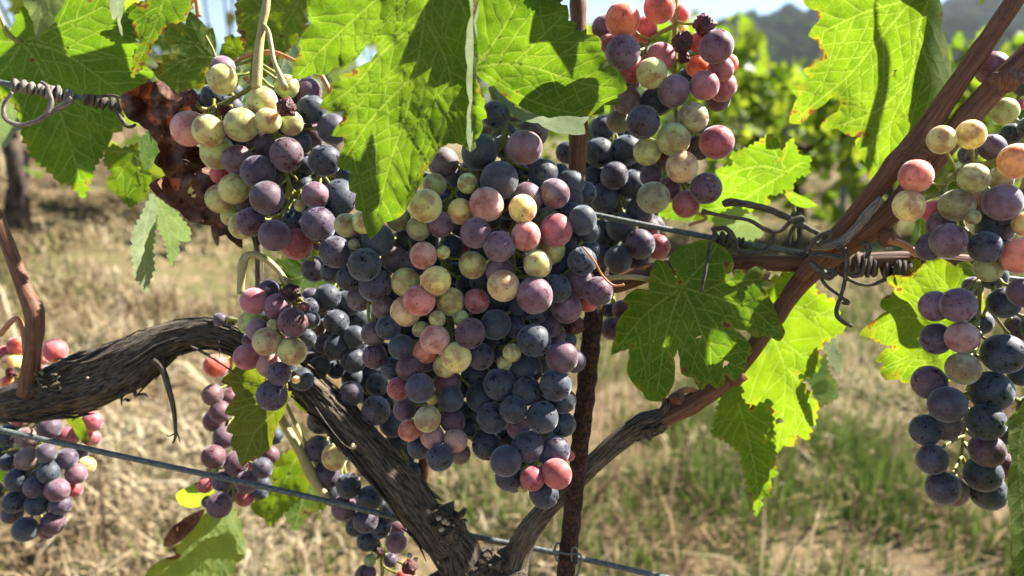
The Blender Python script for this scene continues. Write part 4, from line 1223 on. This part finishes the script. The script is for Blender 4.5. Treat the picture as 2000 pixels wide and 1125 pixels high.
    make_leaf([dict(pale=True, out=[(1392, 425), (1440, 402), (1482, 430), (1488, 462), (1440, 474), (1400, 460)], d=.52, gy=.3, teeth=12, veins=[[(1480, 440), (1410, 435)]])], (1.3, 1.3, 3.5), 0.05)
    make_leaf([dict(out=[(2060, 770), (2000, 782), (1990, 800), (1962, 828), (1970, 834), (1976, 900), (1968, 950), (1972, 1000), (1978, 1060), (1982, 1125), (1986, 1190), (2080, 1190)], d=.33, gx=.15, wob=.004, veins=[[(2010, 790), (1990, 880), (1998, 1000), (2010, 1150)]])], (1.25, 1.05, 1.2), 0.05,
              label="leaf edge cut off by the right border beside the right-hand bunch")
    make_leaf([dict(out=[(126, 816), (148, 808), (162, 822), (170, 846), (176, 860), (165, 868), (140, 832)], d=.475, grid=6)], (1.6, 1.35, 1.4), 0.1)
    make_leaf([dict(out=[(108, 716), (118, 700), (140, 704), (152, 716), (140, 735), (112, 735)], d=.485, grid=6)], (1.6, 1.3, .8), 0.15)
    make_leaf([dict(out=[(-50, 860), (6, 868), (14, 900), (8, 935), (-50, 950)], d=.53, teeth=12)], (.7, .8, 1), 0)
    make_leaf([dict(out=[(1795, 400), (1812, 420), (1816, 470), (1800, 500), (1780, 490), (1786, 440)], d=.43, grid=7, veins=[[(1800, 410), (1795, 480)]])], (1.2, 1.15, 1), 0.05)
    make_leaf([dict(out=[(1430, 740), (1412, 770), (1398, 800), (1440, 790), (1452, 760)], d=.47, grid=7, teeth=10)], (1.2, 1.1, 1), 0.05)


# ------------------------------------------------------------------ grapes
CLS = {"K": ((23, 25, 36), 0.02), "P": ((66, 42, 64), 0.10), "V": ((92, 26, 38), 0.25), "M": ((136, 94, 112), 0.32), "T": ((116, 92, 84), 0.30),
       "R": ((190, 72, 78), 0.62), "N": ((198, 146, 134), 0.62), "O": ((230, 118, 66), 0.85), "Y": ((218, 206, 122), 0.75), "G": ((178, 188, 112), 0.68), "H": ((112, 116, 76), 0.4)}

BUNCH = {}
BUNCH["A"] = (.388, "mixed green and purple bunch at upper left, below the pale stalks", """
437 133 23 M 2|435 155 29 YG 1|369 251 35 NN 2|408 255 32 GY 1|471 244 32 G 1|512 199 30 G 2|523 236 25 GY 1|569 241 24 G 2|560 169 23 G 3|602 178 26 PM 4|608 214 28 K 3|649 252 28 KP 3|608 264 25 VP 4
584 280 24 K 3|515 277 30 P 3|560 302 33 VP 1|634 314 31 K 1|425 298 32 G 2|464 312 28 MP 2|504 335 31 P 1|430 340 19 R 3|457 369 29 GY 2|430 388 28 GY 3|478 387 25 P 2|521 386 33 PV 0|490 434 28 PV 1|536 460 30 PV 0
455 420 22 G 4|474 440 27 G 3|580 477 29 VR 1|616 381 26 MP 0|585 402 11 G 0|664 385 33 K 1|576 432 24 K 2|622 437 33 P 0|680 345 25 K 3|655 492 31 KP 0|535 345 20 P 3|552 352 20 K 4|622 474 15 K 3
370 190 17 W 1|440 217 13 W 2|560 210 20 W 0|432 213 8 W 2""",
    [[(505, 85), (500, 165), (530, 240), (555, 330), (570, 385), (555, 425), (600, 460)], [(500, 165), (450, 195), (400, 215)], [(570, 385), (630, 340)]])
BUNCH["C"] = (.372, "largest bunch in the centre, pale yellow and pink grapes over dark blue ones", """
677 440 23 GH 0|710 434 22 GY 0|691 477 10 H 0|738 468 31 K 1|712 517 31 K 0|771 506 26 TP 2
968 224 27 K 2|1042 258 29 TK 3|1024 288 33 PM 1|936 298 34 K 2|866 318 29 TP 3|922 335 22 P 4|975 353 36 KP 1|1015 340 20 K 3|1062 342 30 K 2|1115 356 24 K 2|1095 335 15 K 4|1142 377 22 K 3|1083 378 28 PM 1|1110 385 27 KP 2|1028 387 30 MP 1
849 361 22 GH 2|913 358 19 G 1|832 402 31 YG 0|950 399 32 N 0|899 413 24 Y 1|1021 408 26 Y 0|908 385 22 K 3|778 427 24 HG 2|818 446 24 GH 1|860 438 25 MP 1|929 455 29 PM 0|975 481 30 PM 0|1027 461 28 RN 0|827 499 25 N 0|866 493 13 G 0|923 518 26 GY 1
976 530 27 MT 1|983 558 30 YN 0|792 551 27 GY 1|852 548 28 Y 0|819 587 30 RN 0|880 589 27 GY 1|931 588 24 MR 1|792 608 29 YN 1|854 623 16 G 0|900 620 15 G 1|968 588 24 K 3|795 470 24 K 3|779 467 14 H 4|733 557 32 KP 1|681 543 24 K 2|702 583 24 TK 3|749 600 22 T 2
808 515 25 P 2|771 575 20 K 3|882 483 24 K 3|912 555 22 K 3|890 535 22 K 4|940 490 20 K 3|905 478 15 R 4|958 430 20 K 3|945 550 25 K 3
1086 450 31 RM 1|1070 430 24 H 2|1118 420 24 K 2|1138 430 27 K 1|1150 452 22 K 2|1075 488 28 YG 1|1050 516 27 YG 0|1113 474 24 K 2|1128 480 20 P 3|1137 510 27 K 1|1150 488 20 K 2|1093 520 24 K 2|1044 577 34 PM 0|1087 564 27 K 1|1132 552 29 VP 1|1168 569 28 VP 1|1146 586 22 R 2
1107 601 29 PM 1|1010 583 22 N 2|1009 603 26 K 2|1048 614 20 K 2|985 612 25 K 3
968 634 29 K 1|1006 640 20 KP 2|918 651 29 PV 0|849 663 28 N 0|832 686 24 NO 1|891 698 29 Y 0|869 714 23 YG 1|821 643 15 G 1|758 640 24 K 1|730 652 24 TK 2|784 628 24 K 2|802 660 20 K 2|784 678 24 K 1|748 690 20 K 3|732 696 23 VK 2|766 720 22 K 2|800 718 25 PV 1
938 696 25 PK 1|930 732 29 K 1|832 706 20 P 2|874 748 25 V 1|779 759 22 RV 1|820 758 28 PK 0|881 780 24 K 1|845 778 13 YG 2|835 818 25 YT 0|884 822 24 PV 1|790 800 22 VP 2|814 794 20 V 2|800 840 21 OT 1|844 852 23 NT 1|889 860 22 NT 1|898 886 20 T 2|818 874 22 K 2|859 894 26 K 0|912 838 18 K 3|902 802 18 K 3|900 760 18 K 3
1000 689 17 G 0|985 709 14 G 1|1043 665 31 K 0|1073 633 25 P 2|1084 656 20 P 3|1120 636 22 W 2|1098 698 30 VP 0|1122 706 22 P 1|1027 720 31 K 0|976 750 30 K 1|1029 764 27 K 0|1085 752 30 K 0|1098 782 25 K 1|940 776 29 K 1|1003 800 26 K 0|1059 815 31 K 0|962 816 30 K 1|1098 828 25 K 2|937 806 18 K 3
1012 836 21 M 2|1031 872 31 KP 0|951 870 27 K 2|1084 880 28 KP 1|988 900 30 PK 0|994 932 26 K 1|1003 940 22 K 2|1040 934 24 RV 0|1087 925 28 R 0|1062 964 27 K 1|1022 952 11 G 2|1112 890 10 R 3""",
    [[(960, 170), (985, 270), (920, 340), (875, 400), (865, 480), (870, 560), (878, 630), (880, 680), (862, 760), (855, 860)],
     [(985, 270), (1010, 430), (1000, 440), (1005, 540), (1010, 620), (1025, 700), (1040, 760), (1050, 850), (1048, 930)], [(1005, 540), (1090, 540)], [(875, 400), (760, 480), (720, 560)]])
BUNCH["D1"] = (.408, "reddish upper-right bunch against the sky, with shrivelled grapes at the top", """
1216 39 33 O 0|1288 14 30 RO 0|1182 54 24 VM 2|1258 58 25 R 3|1326 28 20 R 3|1330 58 14 Y 3|1187 84 17 RM 2|1217 102 32 PM 0|1235 135 27 R 2|1232 158 20 V 3|1273 143 30 YG 0|1290 112 28 MR 2|1333 82 22 W 0|1377 48 23 W 0|1399 91 33 MV 0|1366 82 20 R 2|1362 130 22 O 2|1424 124 18 O 3|1408 135 24 RM 1
1376 167 28 RM 0|1410 169 29 RM 1|1402 194 24 V 2|1316 178 31 MP 0|1342 152 18 K 2|1280 198 28 K 2|1224 196 27 T 2|1354 229 29 GT 0|1256 239 33 PK 0|1208 237 22 H 3|1315 272 31 G 0|1264 296 26 G 1|1400 278 33 RV 0|1365 288 24 VK 2|1332 326 31 YN 0|1290 315 20 V 3|1272 342 22 P 3|1276 386 31 TG 0|1308 368 22 V 2|1379 368 30 PV 0|1340 399 26 RV 1|1336 112 13 W 1""",
    [[(1320, -60), (1319, 30), (1318, 100), (1317, 180), (1322, 240), (1318, 320), (1335, 365)], [(1318, 50), (1280, 70), (1262, 90)], [(1317, 120), (1355, 105)]])
BUNCH["D2"] = (.462, "dark blue bunch behind the vertical cane, crossed by the wire", """
1108 298 22 K 3|1170 298 28 K 2|1222 294 30 K 2|1178 252 26 K 3|1200 343 26 KP 1|1158 352 26 K 3|1234 360 27 K 2|1180 386 27 K 2|1250 324 20 K 3|1250 412 26 K 2|1222 430 20 K 3|1213 443 28 K 2|1250 477 28 P 1|1284 482 23 RV 2|1268 446 20 V 3|1278 440 18 P 3|1207 508 26 K 1|1172 455 24 K 3|1175 498 22 P 3|1248 512 20 P 2|1188 476 24 K 4
1210 395 24 K 4|1150 410 22 K 4|1195 270 22 K 4|1140 320 20 K 4|1240 256 20 K 4|1225 330 22 K 4|1230 490 20 K 4|1195 530 18 K 3""",
    [[(1200, 170), (1195, 300), (1212, 400), (1222, 500)]])
BUNCH["L"] = (.405, "lower-left bunch of rosy and yellow grapes hiding the bend of the woody arm", """
496 588 26 RM 1|526 568 22 KP 2|570 571 19 W 1|543 600 26 MV 1|572 630 28 V 0|490 630 24 G 2|504 645 23 MT 1|533 635 11 G 0|521 667 27 YT 0|571 686 27 YG 0|484 697 26 RM 1|487 664 14 V 3|526 712 25 TN 1|545 730 23 P 0|531 772 29 P 0|590 740 23 K 1|578 742 8 Y 0|606 625 18 K 2|594 602 12 V 2|598 660 18 K 3|545 655 18 V 3|560 715 18 K 3|430 624 13 P 3|452 627 10 P 4""",
    [[(565, 545), (550, 610), (548, 680), (560, 760)]])
BUNCH["M"] = (.447, "dark blue bunch in deep shade left of the centre, above the woody arm", """
640 581 25 K 1|607 580 17 P 2|672 568 14 K 2|680 592 24 K 2|657 629 24 K 1|701 620 22 K 2|693 657 21 K 1|657 678 24 K 1|632 672 18 P 2|690 704 24 K 1|624 716 21 K 1|604 708 20 VK 3|656 722 18 K 2|732 724 22 K 3|692 740 24 K 3|736 752 22 K 2|686 769 24 PK 0|734 802 28 PK 0|766 828 25 K 2|775 862 22 K 3|790 890 22 K 3|806 920 18 K 3|760 785 22 K 3
720 650 20 K 3|640 640 20 K 3|625 600 14 V 3|670 650 18 K 3|710 690 20 K 3|715 770 20 K 3|750 720 20 K 4|620 640 16 T 3""",
    [[(660, 545), (662, 640), (680, 720), (735, 790), (790, 890)]])
BUNCH["N"] = (.472, "dark bunch hanging behind the trunk at bottom centre-left", """
626 822 25 K 2|620 876 24 KP 1|658 854 18 K 3|653 893 25 YG 0|638 927 27 P 1|681 949 24 K 0|723 973 24 K 0|654 965 22 K 2|672 992 25 PV 1|714 1016 24 PK 1|742 1028 23 K 2|764 998 22 K 2|696 1028 20 K 3|776 1030 18 V 3|774 1060 21 VM 1|717 1057 20 K 2|723 1094 12 GH 1|714 1122 19 PV 1|763 1094 14 P 2|800 1108 16 W 1|740 1076 9 W 2|690 970 20 K 3|745 985 18 K 4|700 990 18 K 4|790 1128 16 R 2|740 1145 16 P 2""",
    [[(655, 790), (672, 920), (715, 990), (742, 1070), (748, 1140)]])
BUNCH["Q"] = (.497, "wine-red bunch behind the yellow-green leaf and the lower wire", """
422 714 23 RO 1|415 771 21 TV 1|448 778 20 V 2|430 804 21 VP 1|418 822 20 V 2|450 824 16 P 3|438 854 22 VP 1|417 892 23 V 0|461 905 24 PV 1|512 914 20 KP 0|527 888 18 V 2|492 905 15 R 3|433 940 19 P 1|482 942 22 PV 0|402 947 15 VR 2|515 945 15 K 3|478 971 18 VR 2|508 961 15 K 2|428 987 25 PV 0|414 919 12 G 3|405 980 12 P 3|536 852 16 K 3|470 860 18 V 3|490 930 16 V 4|450 960 14 K 3""",
    [[(455, 690), (448, 790), (460, 890), (455, 980)]])
BUNCH["U"] = (.487, "sunlit blue and pink bunch at far left, hanging below the woody arm", """
96 836 23 P 1|132 853 22 RM 2|180 824 20 MR 2|178 855 17 MR 3|53 855 22 T 2|91 884 20 P 0|53 896 22 T 1|131 896 21 P 1|96 922 23 K 0|168 910 18 Y 2|156 889 15 P 3|149 925 21 MV 1|34 937 24 K 1|68 951 22 P 0|112 957 23 PM 0|146 956 15 R 2|29 980 23 K 1|72 985 23 K 1|118 985 21 P 1|49 1034 25 K 0|103 1022 24 PV 1|92 1036 18 V 2|24 1004 20 KP 2|17 903 18 K 3|14 850 22 K 3|30 870 20 K 3
34 676 19 RO 2|108 685 23 R 1|25 708 20 Y 1|83 700 12 N 2|88 726 14 M 2|22 728 13 W 1|10 690 16 R 2|14 745 12 O 1|40 820 16 RT 3|110 850 18 K 4|70 920 18 K 4|100 980 18 V 4|-12 960 20 K 3|-10 890 20 K 3""",
    [[(75, 690), (74, 800), (85, 900), (78, 1000)]])
BUNCH["Z"] = (.358, "large bunch at the right edge, yellow grapes above dark blue ones", """
1839 273 28 Y 1|1896 263 29 Y 1|1938 288 26 P 3|1890 302 18 PK 3|1985 315 36 OY 0|1789 344 32 ON 0|1775 402 31 Y 0|1902 348 30 G 0|1869 401 33 TG 0|1820 412 20 R 2|1958 395 36 MP 0|1900 424 15 GH 0|1916 395 26 T 2|1952 350 26 HG 2|2004 437 26 Y 0|1852 470 35 PM 0|1815 482 26 P 2|1838 440 28 TP 2|1924 483 33 KP 0|1944 445 36 K 2|1990 500 36 NO 0|1966 500 30 M 1|1930 525 27 GH 1
1872 596 35 MP 0|1826 598 30 PM 1|1828 662 31 P 1|1879 659 32 TN 0|1961 592 31 K 1|1998 572 30 PV 0|1960 691 40 K 0|1881 720 33 TG 0|1815 747 34 VP 1|1850 790 37 KP 0|1843 828 34 TP 1|1936 764 40 K 0|1926 824 37 K 0|1808 840 31 K 1|1821 897 30 PK 0|1928 880 34 PV 0|1842 953 34 PK 0|1860 960 30 TV 2|1920 925 36 K 0|1930 960 36 K 1|1966 910 26 V 3|1966 845 25 K 2|1994 730 25 K 2
2030 380 34 P 1|2030 640 34 K 1|2020 800 32 K 2|1915 630 24 K 4|1900 560 20 P 4|1940 540 26 K 3|2020 700 28 K 2|1990 640 28 P 3""",
    [[(2040, 230), (1975, 300), (1900, 330), (1845, 365), (1880, 440), (1912, 540), (1905, 680), (1888, 790), (1878, 890)], [(2010, 320), (1930, 600)]])
BUNCH["Z2"] = (.412, "few grapes showing behind the upper cane at the top right", """
1938 133 33 VM 0|1963 217 27 G 1|1976 262 22 K 2|2000 166 22 K 2|1990 205 12 R 2|2015 250 26 K 1""", [[(2030, 90), (1990, 190), (1978, 250)]])
BUNCH["F"] = (.478, "few dark grapes half hidden between the rusty bar and the broad leaf", """
1196 642 22 VK 0|1216 606 20 V 1|1228 652 18 K 2|1188 606 14 K 2""", [[(1195, 560), (1202, 630)]])
ORDER = ["A", "C", "D1", "D2", "L", "M", "N", "Q", "U", "Z", "Z2", "F"]


def grape_meshes():
    out = []
    for k in range(6):
        bm = bmesh.new()
        bmesh.ops.create_uvsphere(bm, u_segments=28, v_segments=18, radius=1.0)
        el = [1.0, 1.03, 1.05, 0.98, 1.08, 1.02][k]
        for v in bm.verts:
            n = 0.012 * mnoise.noise(v.co * 1.3 + Vector((k * 5, 0, 0)))
            c = v.co * (1 + n)
            c.z *= el
            if v.co.z > 0.985: c.z -= 0.03 * (v.co.z - 0.985) / 0.015     # dimple at the stylar end
            v.co = c
        me = bpy.data.meshes.new("grape"); bm.to_mesh(me); bm.free()
        me.polygons.foreach_set("use_smooth", [True] * len(me.polygons))
        me.materials.append(M["grape"])
        out.append(me)
    wit = []
    for k in range(3):
        bm = bmesh.new(); bmesh.ops.create_icosphere(bm, subdivisions=4, radius=1.0)
        for v in bm.verts:
            a = mnoise.noise(v.co * 1.6 + Vector((k * 4, 1, 0))); b = abs(mnoise.noise(v.co * 3.2 + Vector((k * 4, 9, 0)))); c2 = abs(mnoise.noise(v.co * 7 + Vector((k, 5, 0))))
            f = 0.92 + 0.25 * a - 0.42 * (0.35 - b) * (b < 0.35) - 0.10 * (0.3 - c2) * (c2 < 0.3) * 3
            v.co = v.co * f
            v.co.x *= 1.12; v.co.z *= 0.9
        me = bpy.data.meshes.new("withered_grape"); bm.to_mesh(me); bm.free()
        me.polygons.foreach_set("use_smooth", [True] * len(me.polygons))
        me.materials.append(M["withered"])
        wit.append(me)
    return out, wit


def build_grapes():
    gm, wm = grape_meshes()
    rnd = random.Random(11)
    G = []
    for key in ORDER:
        base, lab, txt, axes = BUNCH[key]
        for tok in txt.replace("\n", "|").split("|"):
            tok = tok.split()
            if len(tok) != 5: continue
            x, y, r, cl, ly = float(tok[0]), float(tok[1]), float(tok[2]), tok[3], int(tok[4])
            th = math.atan(math.hypot(x - 1000, y - 562) / FPX)
            G.append([key, x, y, 1.055 * r * math.sqrt(math.cos(th)), cl, base + 0.0085 * ly + rnd.uniform(0, .002), ly])
    # dark grapes filling the hollows inside the dense bunches
    alln = np.array([(g[1], g[2], g[3]) for g in G])
    for keys in (("A", "C", "M", "L"), ("D2",)):
        src = [g for g in G if g[0] in keys]
        own = np.array([(g[1], g[2], g[3]) for g in src])
        cand = []
        for yy in np.arange(own[:, 1].min(), own[:, 1].max(), 7):
            for xx in np.arange(own[:, 0].min(), own[:, 0].max(), 7):
                if np.min(np.hypot(alln[:, 0] - xx, alln[:, 1] - yy) - alln[:, 2]) < 0.5: continue
                dd = np.hypot(own[:, 0] - xx, own[:, 1] - yy)
                nb = dd < 66
                if nb.sum() < 4: continue
                an = np.sort(np.arctan2(own[nb, 1] - yy, own[nb, 0] - xx))
                gap = np.max(np.diff(np.concatenate([an, [an[0] + 2 * math.pi]])))
                if gap < R(128): cand.append((gap, xx, yy, src[int(np.argmin(dd))][0]))
        cand.sort()
        placed = []
        for gap, xx, yy, key in cand:
            if any(math.hypot(xx - a, yy - b) < 24 for a, b in placed): continue
            if rnd.random() < 0.06: continue
            placed.append((xx, yy))
            G.append([key, xx, yy, rnd.uniform(21, 26), rnd.choice(["K", "K", "K", "PK"]), BUNCH[key][0] + 0.036 + rnd.uniform(0, .006), 5])
    G.sort(key=lambda g: g[5])
    done = []
    for g in G:
        d = g[5]
        for it in range(60):
            p = P(g[1], g[2], d); r = g[3] * d / FPX
            bad = False
            for (q, s) in done:
                if (p - q).length < 0.835 * (r + s):
                    bad = True; break
            if not bad: break
            d += 0.0015
        g[5] = d
        done.append((p, r))
        g.append(p); g.append(r)
    for key in ORDER:
        base, lab, txt, axes = BUNCH[key]
        mine = [g for g in G if g[0] == key]
        a0 = axes[0][0]
        depth_mid = base + 0.023
        root = add_empty("grape_bunch", P(a0[0], a0[1], depth_mid), lab, "grapes", "grape bunches on the vine")
        # stalk with a pedicel to every grape
        t = Tubes()
        samp = []
        for ai, ax in enumerate(axes):
            rr = np.linspace(6.5 if ai == 0 else 4.5, 3.0, len(ax))
            if key in ("A",) and ai == 0: rr[0:2] = [9, 11]
            pxtube(t, ax, depth_mid, list(rr), sides=9, n=len(ax) * 8, ridge=cane_ridge, seed=ax[0][0])
            q = catmull(np.array([(*P(x, y, depth_mid), 0) for x, y in ax]), 60)[:, :3]
            samp.append(q)
        samp = np.vstack(samp)
        for g in mine:
            p, r = g[7], g[8]
            tgt = np.array(p) + np.array([0, 0, r * 1.4])
            j = int(np.argmin(np.linalg.norm(samp - tgt, axis=1)))
            a = Vector(samp[j])
            dv = a - p
            L = dv.length
            if L < r * 0.6: continue
            s0 = p + dv.normalized() * r * 0.94
            midp = s0.lerp(a, 0.5) + Vector((rnd.uniform(-.002, .002), rnd.uniform(-.002, .002), -0.001))
            t.add([s0, s0.lerp(midp, 0.25), midp, a], [0.0017, 0.0009, 0.0008, 0.0011], sides=6, n=9, cap=True, seed=rnd.random())
        t.build("stalk", M["stem"], root)
        if key == "A":
            t = Tubes()
            pxtube(t, [(526, -40), (520, 10), (512, 50), (506, 95), (502, 150), (500, 172)], .402, [7, 7.5, 8, 9, 10.5, 10], sides=12, n=40, ridge=cane_ridge, seed=2)
            pxtube(t, [(513, 46), (524, 62), (530, 90), (536, 122), (548, 150), (557, 172)], [.402, .399, .396, .392, .388, .385], [5, 4.8, 4.6, 4.8, 6, 7.5], sides=10, n=30, ridge=cane_ridge, seed=4)
            t.build("peduncle", M["palestem"], root)
        for g in mine:
            _, x, y, rp, cl, d, ly, p, r = g
            wit = "W" in cl
            o = bpy.data.objects.new("grape", rnd.choice(wm) if wit else rnd.choice(gm))
            C.objects.link(o)
            put(o, p, root)
            o.scale = (r * rnd.uniform(.965, 1.035), r * rnd.uniform(.965, 1.035), r * rnd.uniform(.97, 1.06))
            ax0 = samp[int(np.argmin(np.linalg.norm(samp - np.array(p), axis=1)))]
            od = (p - Vector(ax0)).normalized() + Vector((rnd.uniform(-.6, .6), rnd.uniform(-.9, .1), rnd.uniform(-.7, .2)))
            o.rotation_mode = 'QUATERNION'
            o.rotation_quaternion = od.to_track_quat('Z', 'Y') @ Matrix.Rotation(rnd.uniform(0, 6.28), 4, 'Z').to_quaternion()
            if wit:
                cc = rnd.choice([(52, 20, 26), (70, 24, 30), (40, 22, 24)]) if key != "L" else (22, 24, 32)
                c = lin(*cc); al = 0.1
                o["label"] = "shrivelled raisin-like grape"
            else:
                cs = np.array([lin(*CLS[q][0]) for q in cl]); al = float(np.mean([CLS[q][1] for q in cl]))
                j = rnd.uniform(0.86, 1.14)
                c = cs.mean(axis=0) * j * np.array([rnd.uniform(.93, 1.07), rnd.uniform(.94, 1.06), rnd.uniform(.92, 1.08)])
            o.color = (float(c[0]), float(c[1]), float(c[2]), al)


# ------------------------------------------------------------------ unseen shade leaves added above the picture
def build_shade_canopy():
    """Unseen foliage added above the frame so that its shade dapples the leaves and bunches."""
    r = np.random.default_rng(21)
    cs = []
    keepout = [(P(x, y, d), q) for x, y, d, q in [(1300, 150, .42, .09), (1330, 300, .42, .07), (90, 920, .49, .08), (1850, 330, .37, .07), (1900, 700, .37, .05), (1620, 190, .46, .07), (1120, 80, .39, .06),
               (1540, 700, .48, .10), (1250, 477, .47, .06), (1110, 700, .38, .06), (1400, 100, .41, .07), (1400, 280, .41, .06), (1080, 930, .38, .06), (1150, 560, .38, .06), (1040, 430, .37, .05), (1225, 90, .41, .06), (1830, 300, .36, .06), (1790, 350, .36, .05), (1170, 570, .38, .05), (1940, 140, .41, .04), (650, 120, .33, .06), (1080, 900, .38, .06), (450, 200, .40, .08), (1740, 640, .43, .05), (440, 860, .5, .07), (410, 1040, .52, .06), (1470, 900, .48, .06)]]
    while len(cs) < 30:  # loose shade leaves, kept off the sun's path to spots left sunlit
        x = r.uniform(-0.7, 1.3); y = r.normal(0.55, 0.09); z = r.uniform(1.16, 1.9)
        if z < 1.0 + math.tan(R(8.6)) * y + 0.075: continue
        c = Vector((x, y, z))
        if any(((c - p) - SUN * (c - p).dot(SUN)).length < q + 0.055 for p, q in keepout): continue
        cs.append((x, y, z))
    for (px, py, d, t) in [(40, 200, .48, .20), (130, 240, .48, .23), (1795, 60, .46, .11), (1810, 200, .46, .20), (1770, 150, .46, .18),
                           (720, 400, .35, .24), (1310, 620, .37, .32), (1270, 700, .37, .35), (1400, 640, .37, .33)]:
        q = P(px, py, d) + SUN * t  # leaf set on the sun's path to shade that spot
        if px not in (720, 770, 1795) and any(((q - p) - SUN * (q - p).dot(SUN)).length < w + 0.02 for p, w in keepout): continue
        cs.append((q.x, q.y, q.z))
    o = leaf_cloud("unseen_shade_foliage", M["bgleaf"], VINE, cs, 0.095, 77, 0.4)  # out of view, added to block sun from the vine below
    tag(o, kind="stuff")


def build_haze():
    bm = bmesh.new(); bmesh.ops.create_cube(bm, size=1.0)
    me = bpy.data.meshes.new("haze"); bm.to_mesh(me); bm.free()
    o = bpy.data.objects.new("haze", me); C.objects.link(o)
    o.scale = (2600, 1000, 150); o.location = (0, 470, 58)
    m = bpy.data.materials.new("haze_air"); m.use_nodes = True
    nt = m.node_tree; nt.nodes.clear()
    out = nt.nodes.new("ShaderNodeOutputMaterial"); v = nt.nodes.new("ShaderNodeVolumePrincipled")
    v.inputs["Color"].default_value = (0.80, 0.90, 1.0, 1)
    v.inputs["Density"].default_value = 0.00022
    v.inputs["Anisotropy"].default_value = 0.2
    nt.links.new(v.outputs[0], out.inputs[1])
    me.materials.append(m)
    tag(o, "pale blue summer haze over the valley", "haze", kind="stuff")


build_ground()
build_grass()
build_background()
build_wood()
build_trellis()
build_leaves()
build_grapes()
build_shade_canopy()
build_haze()
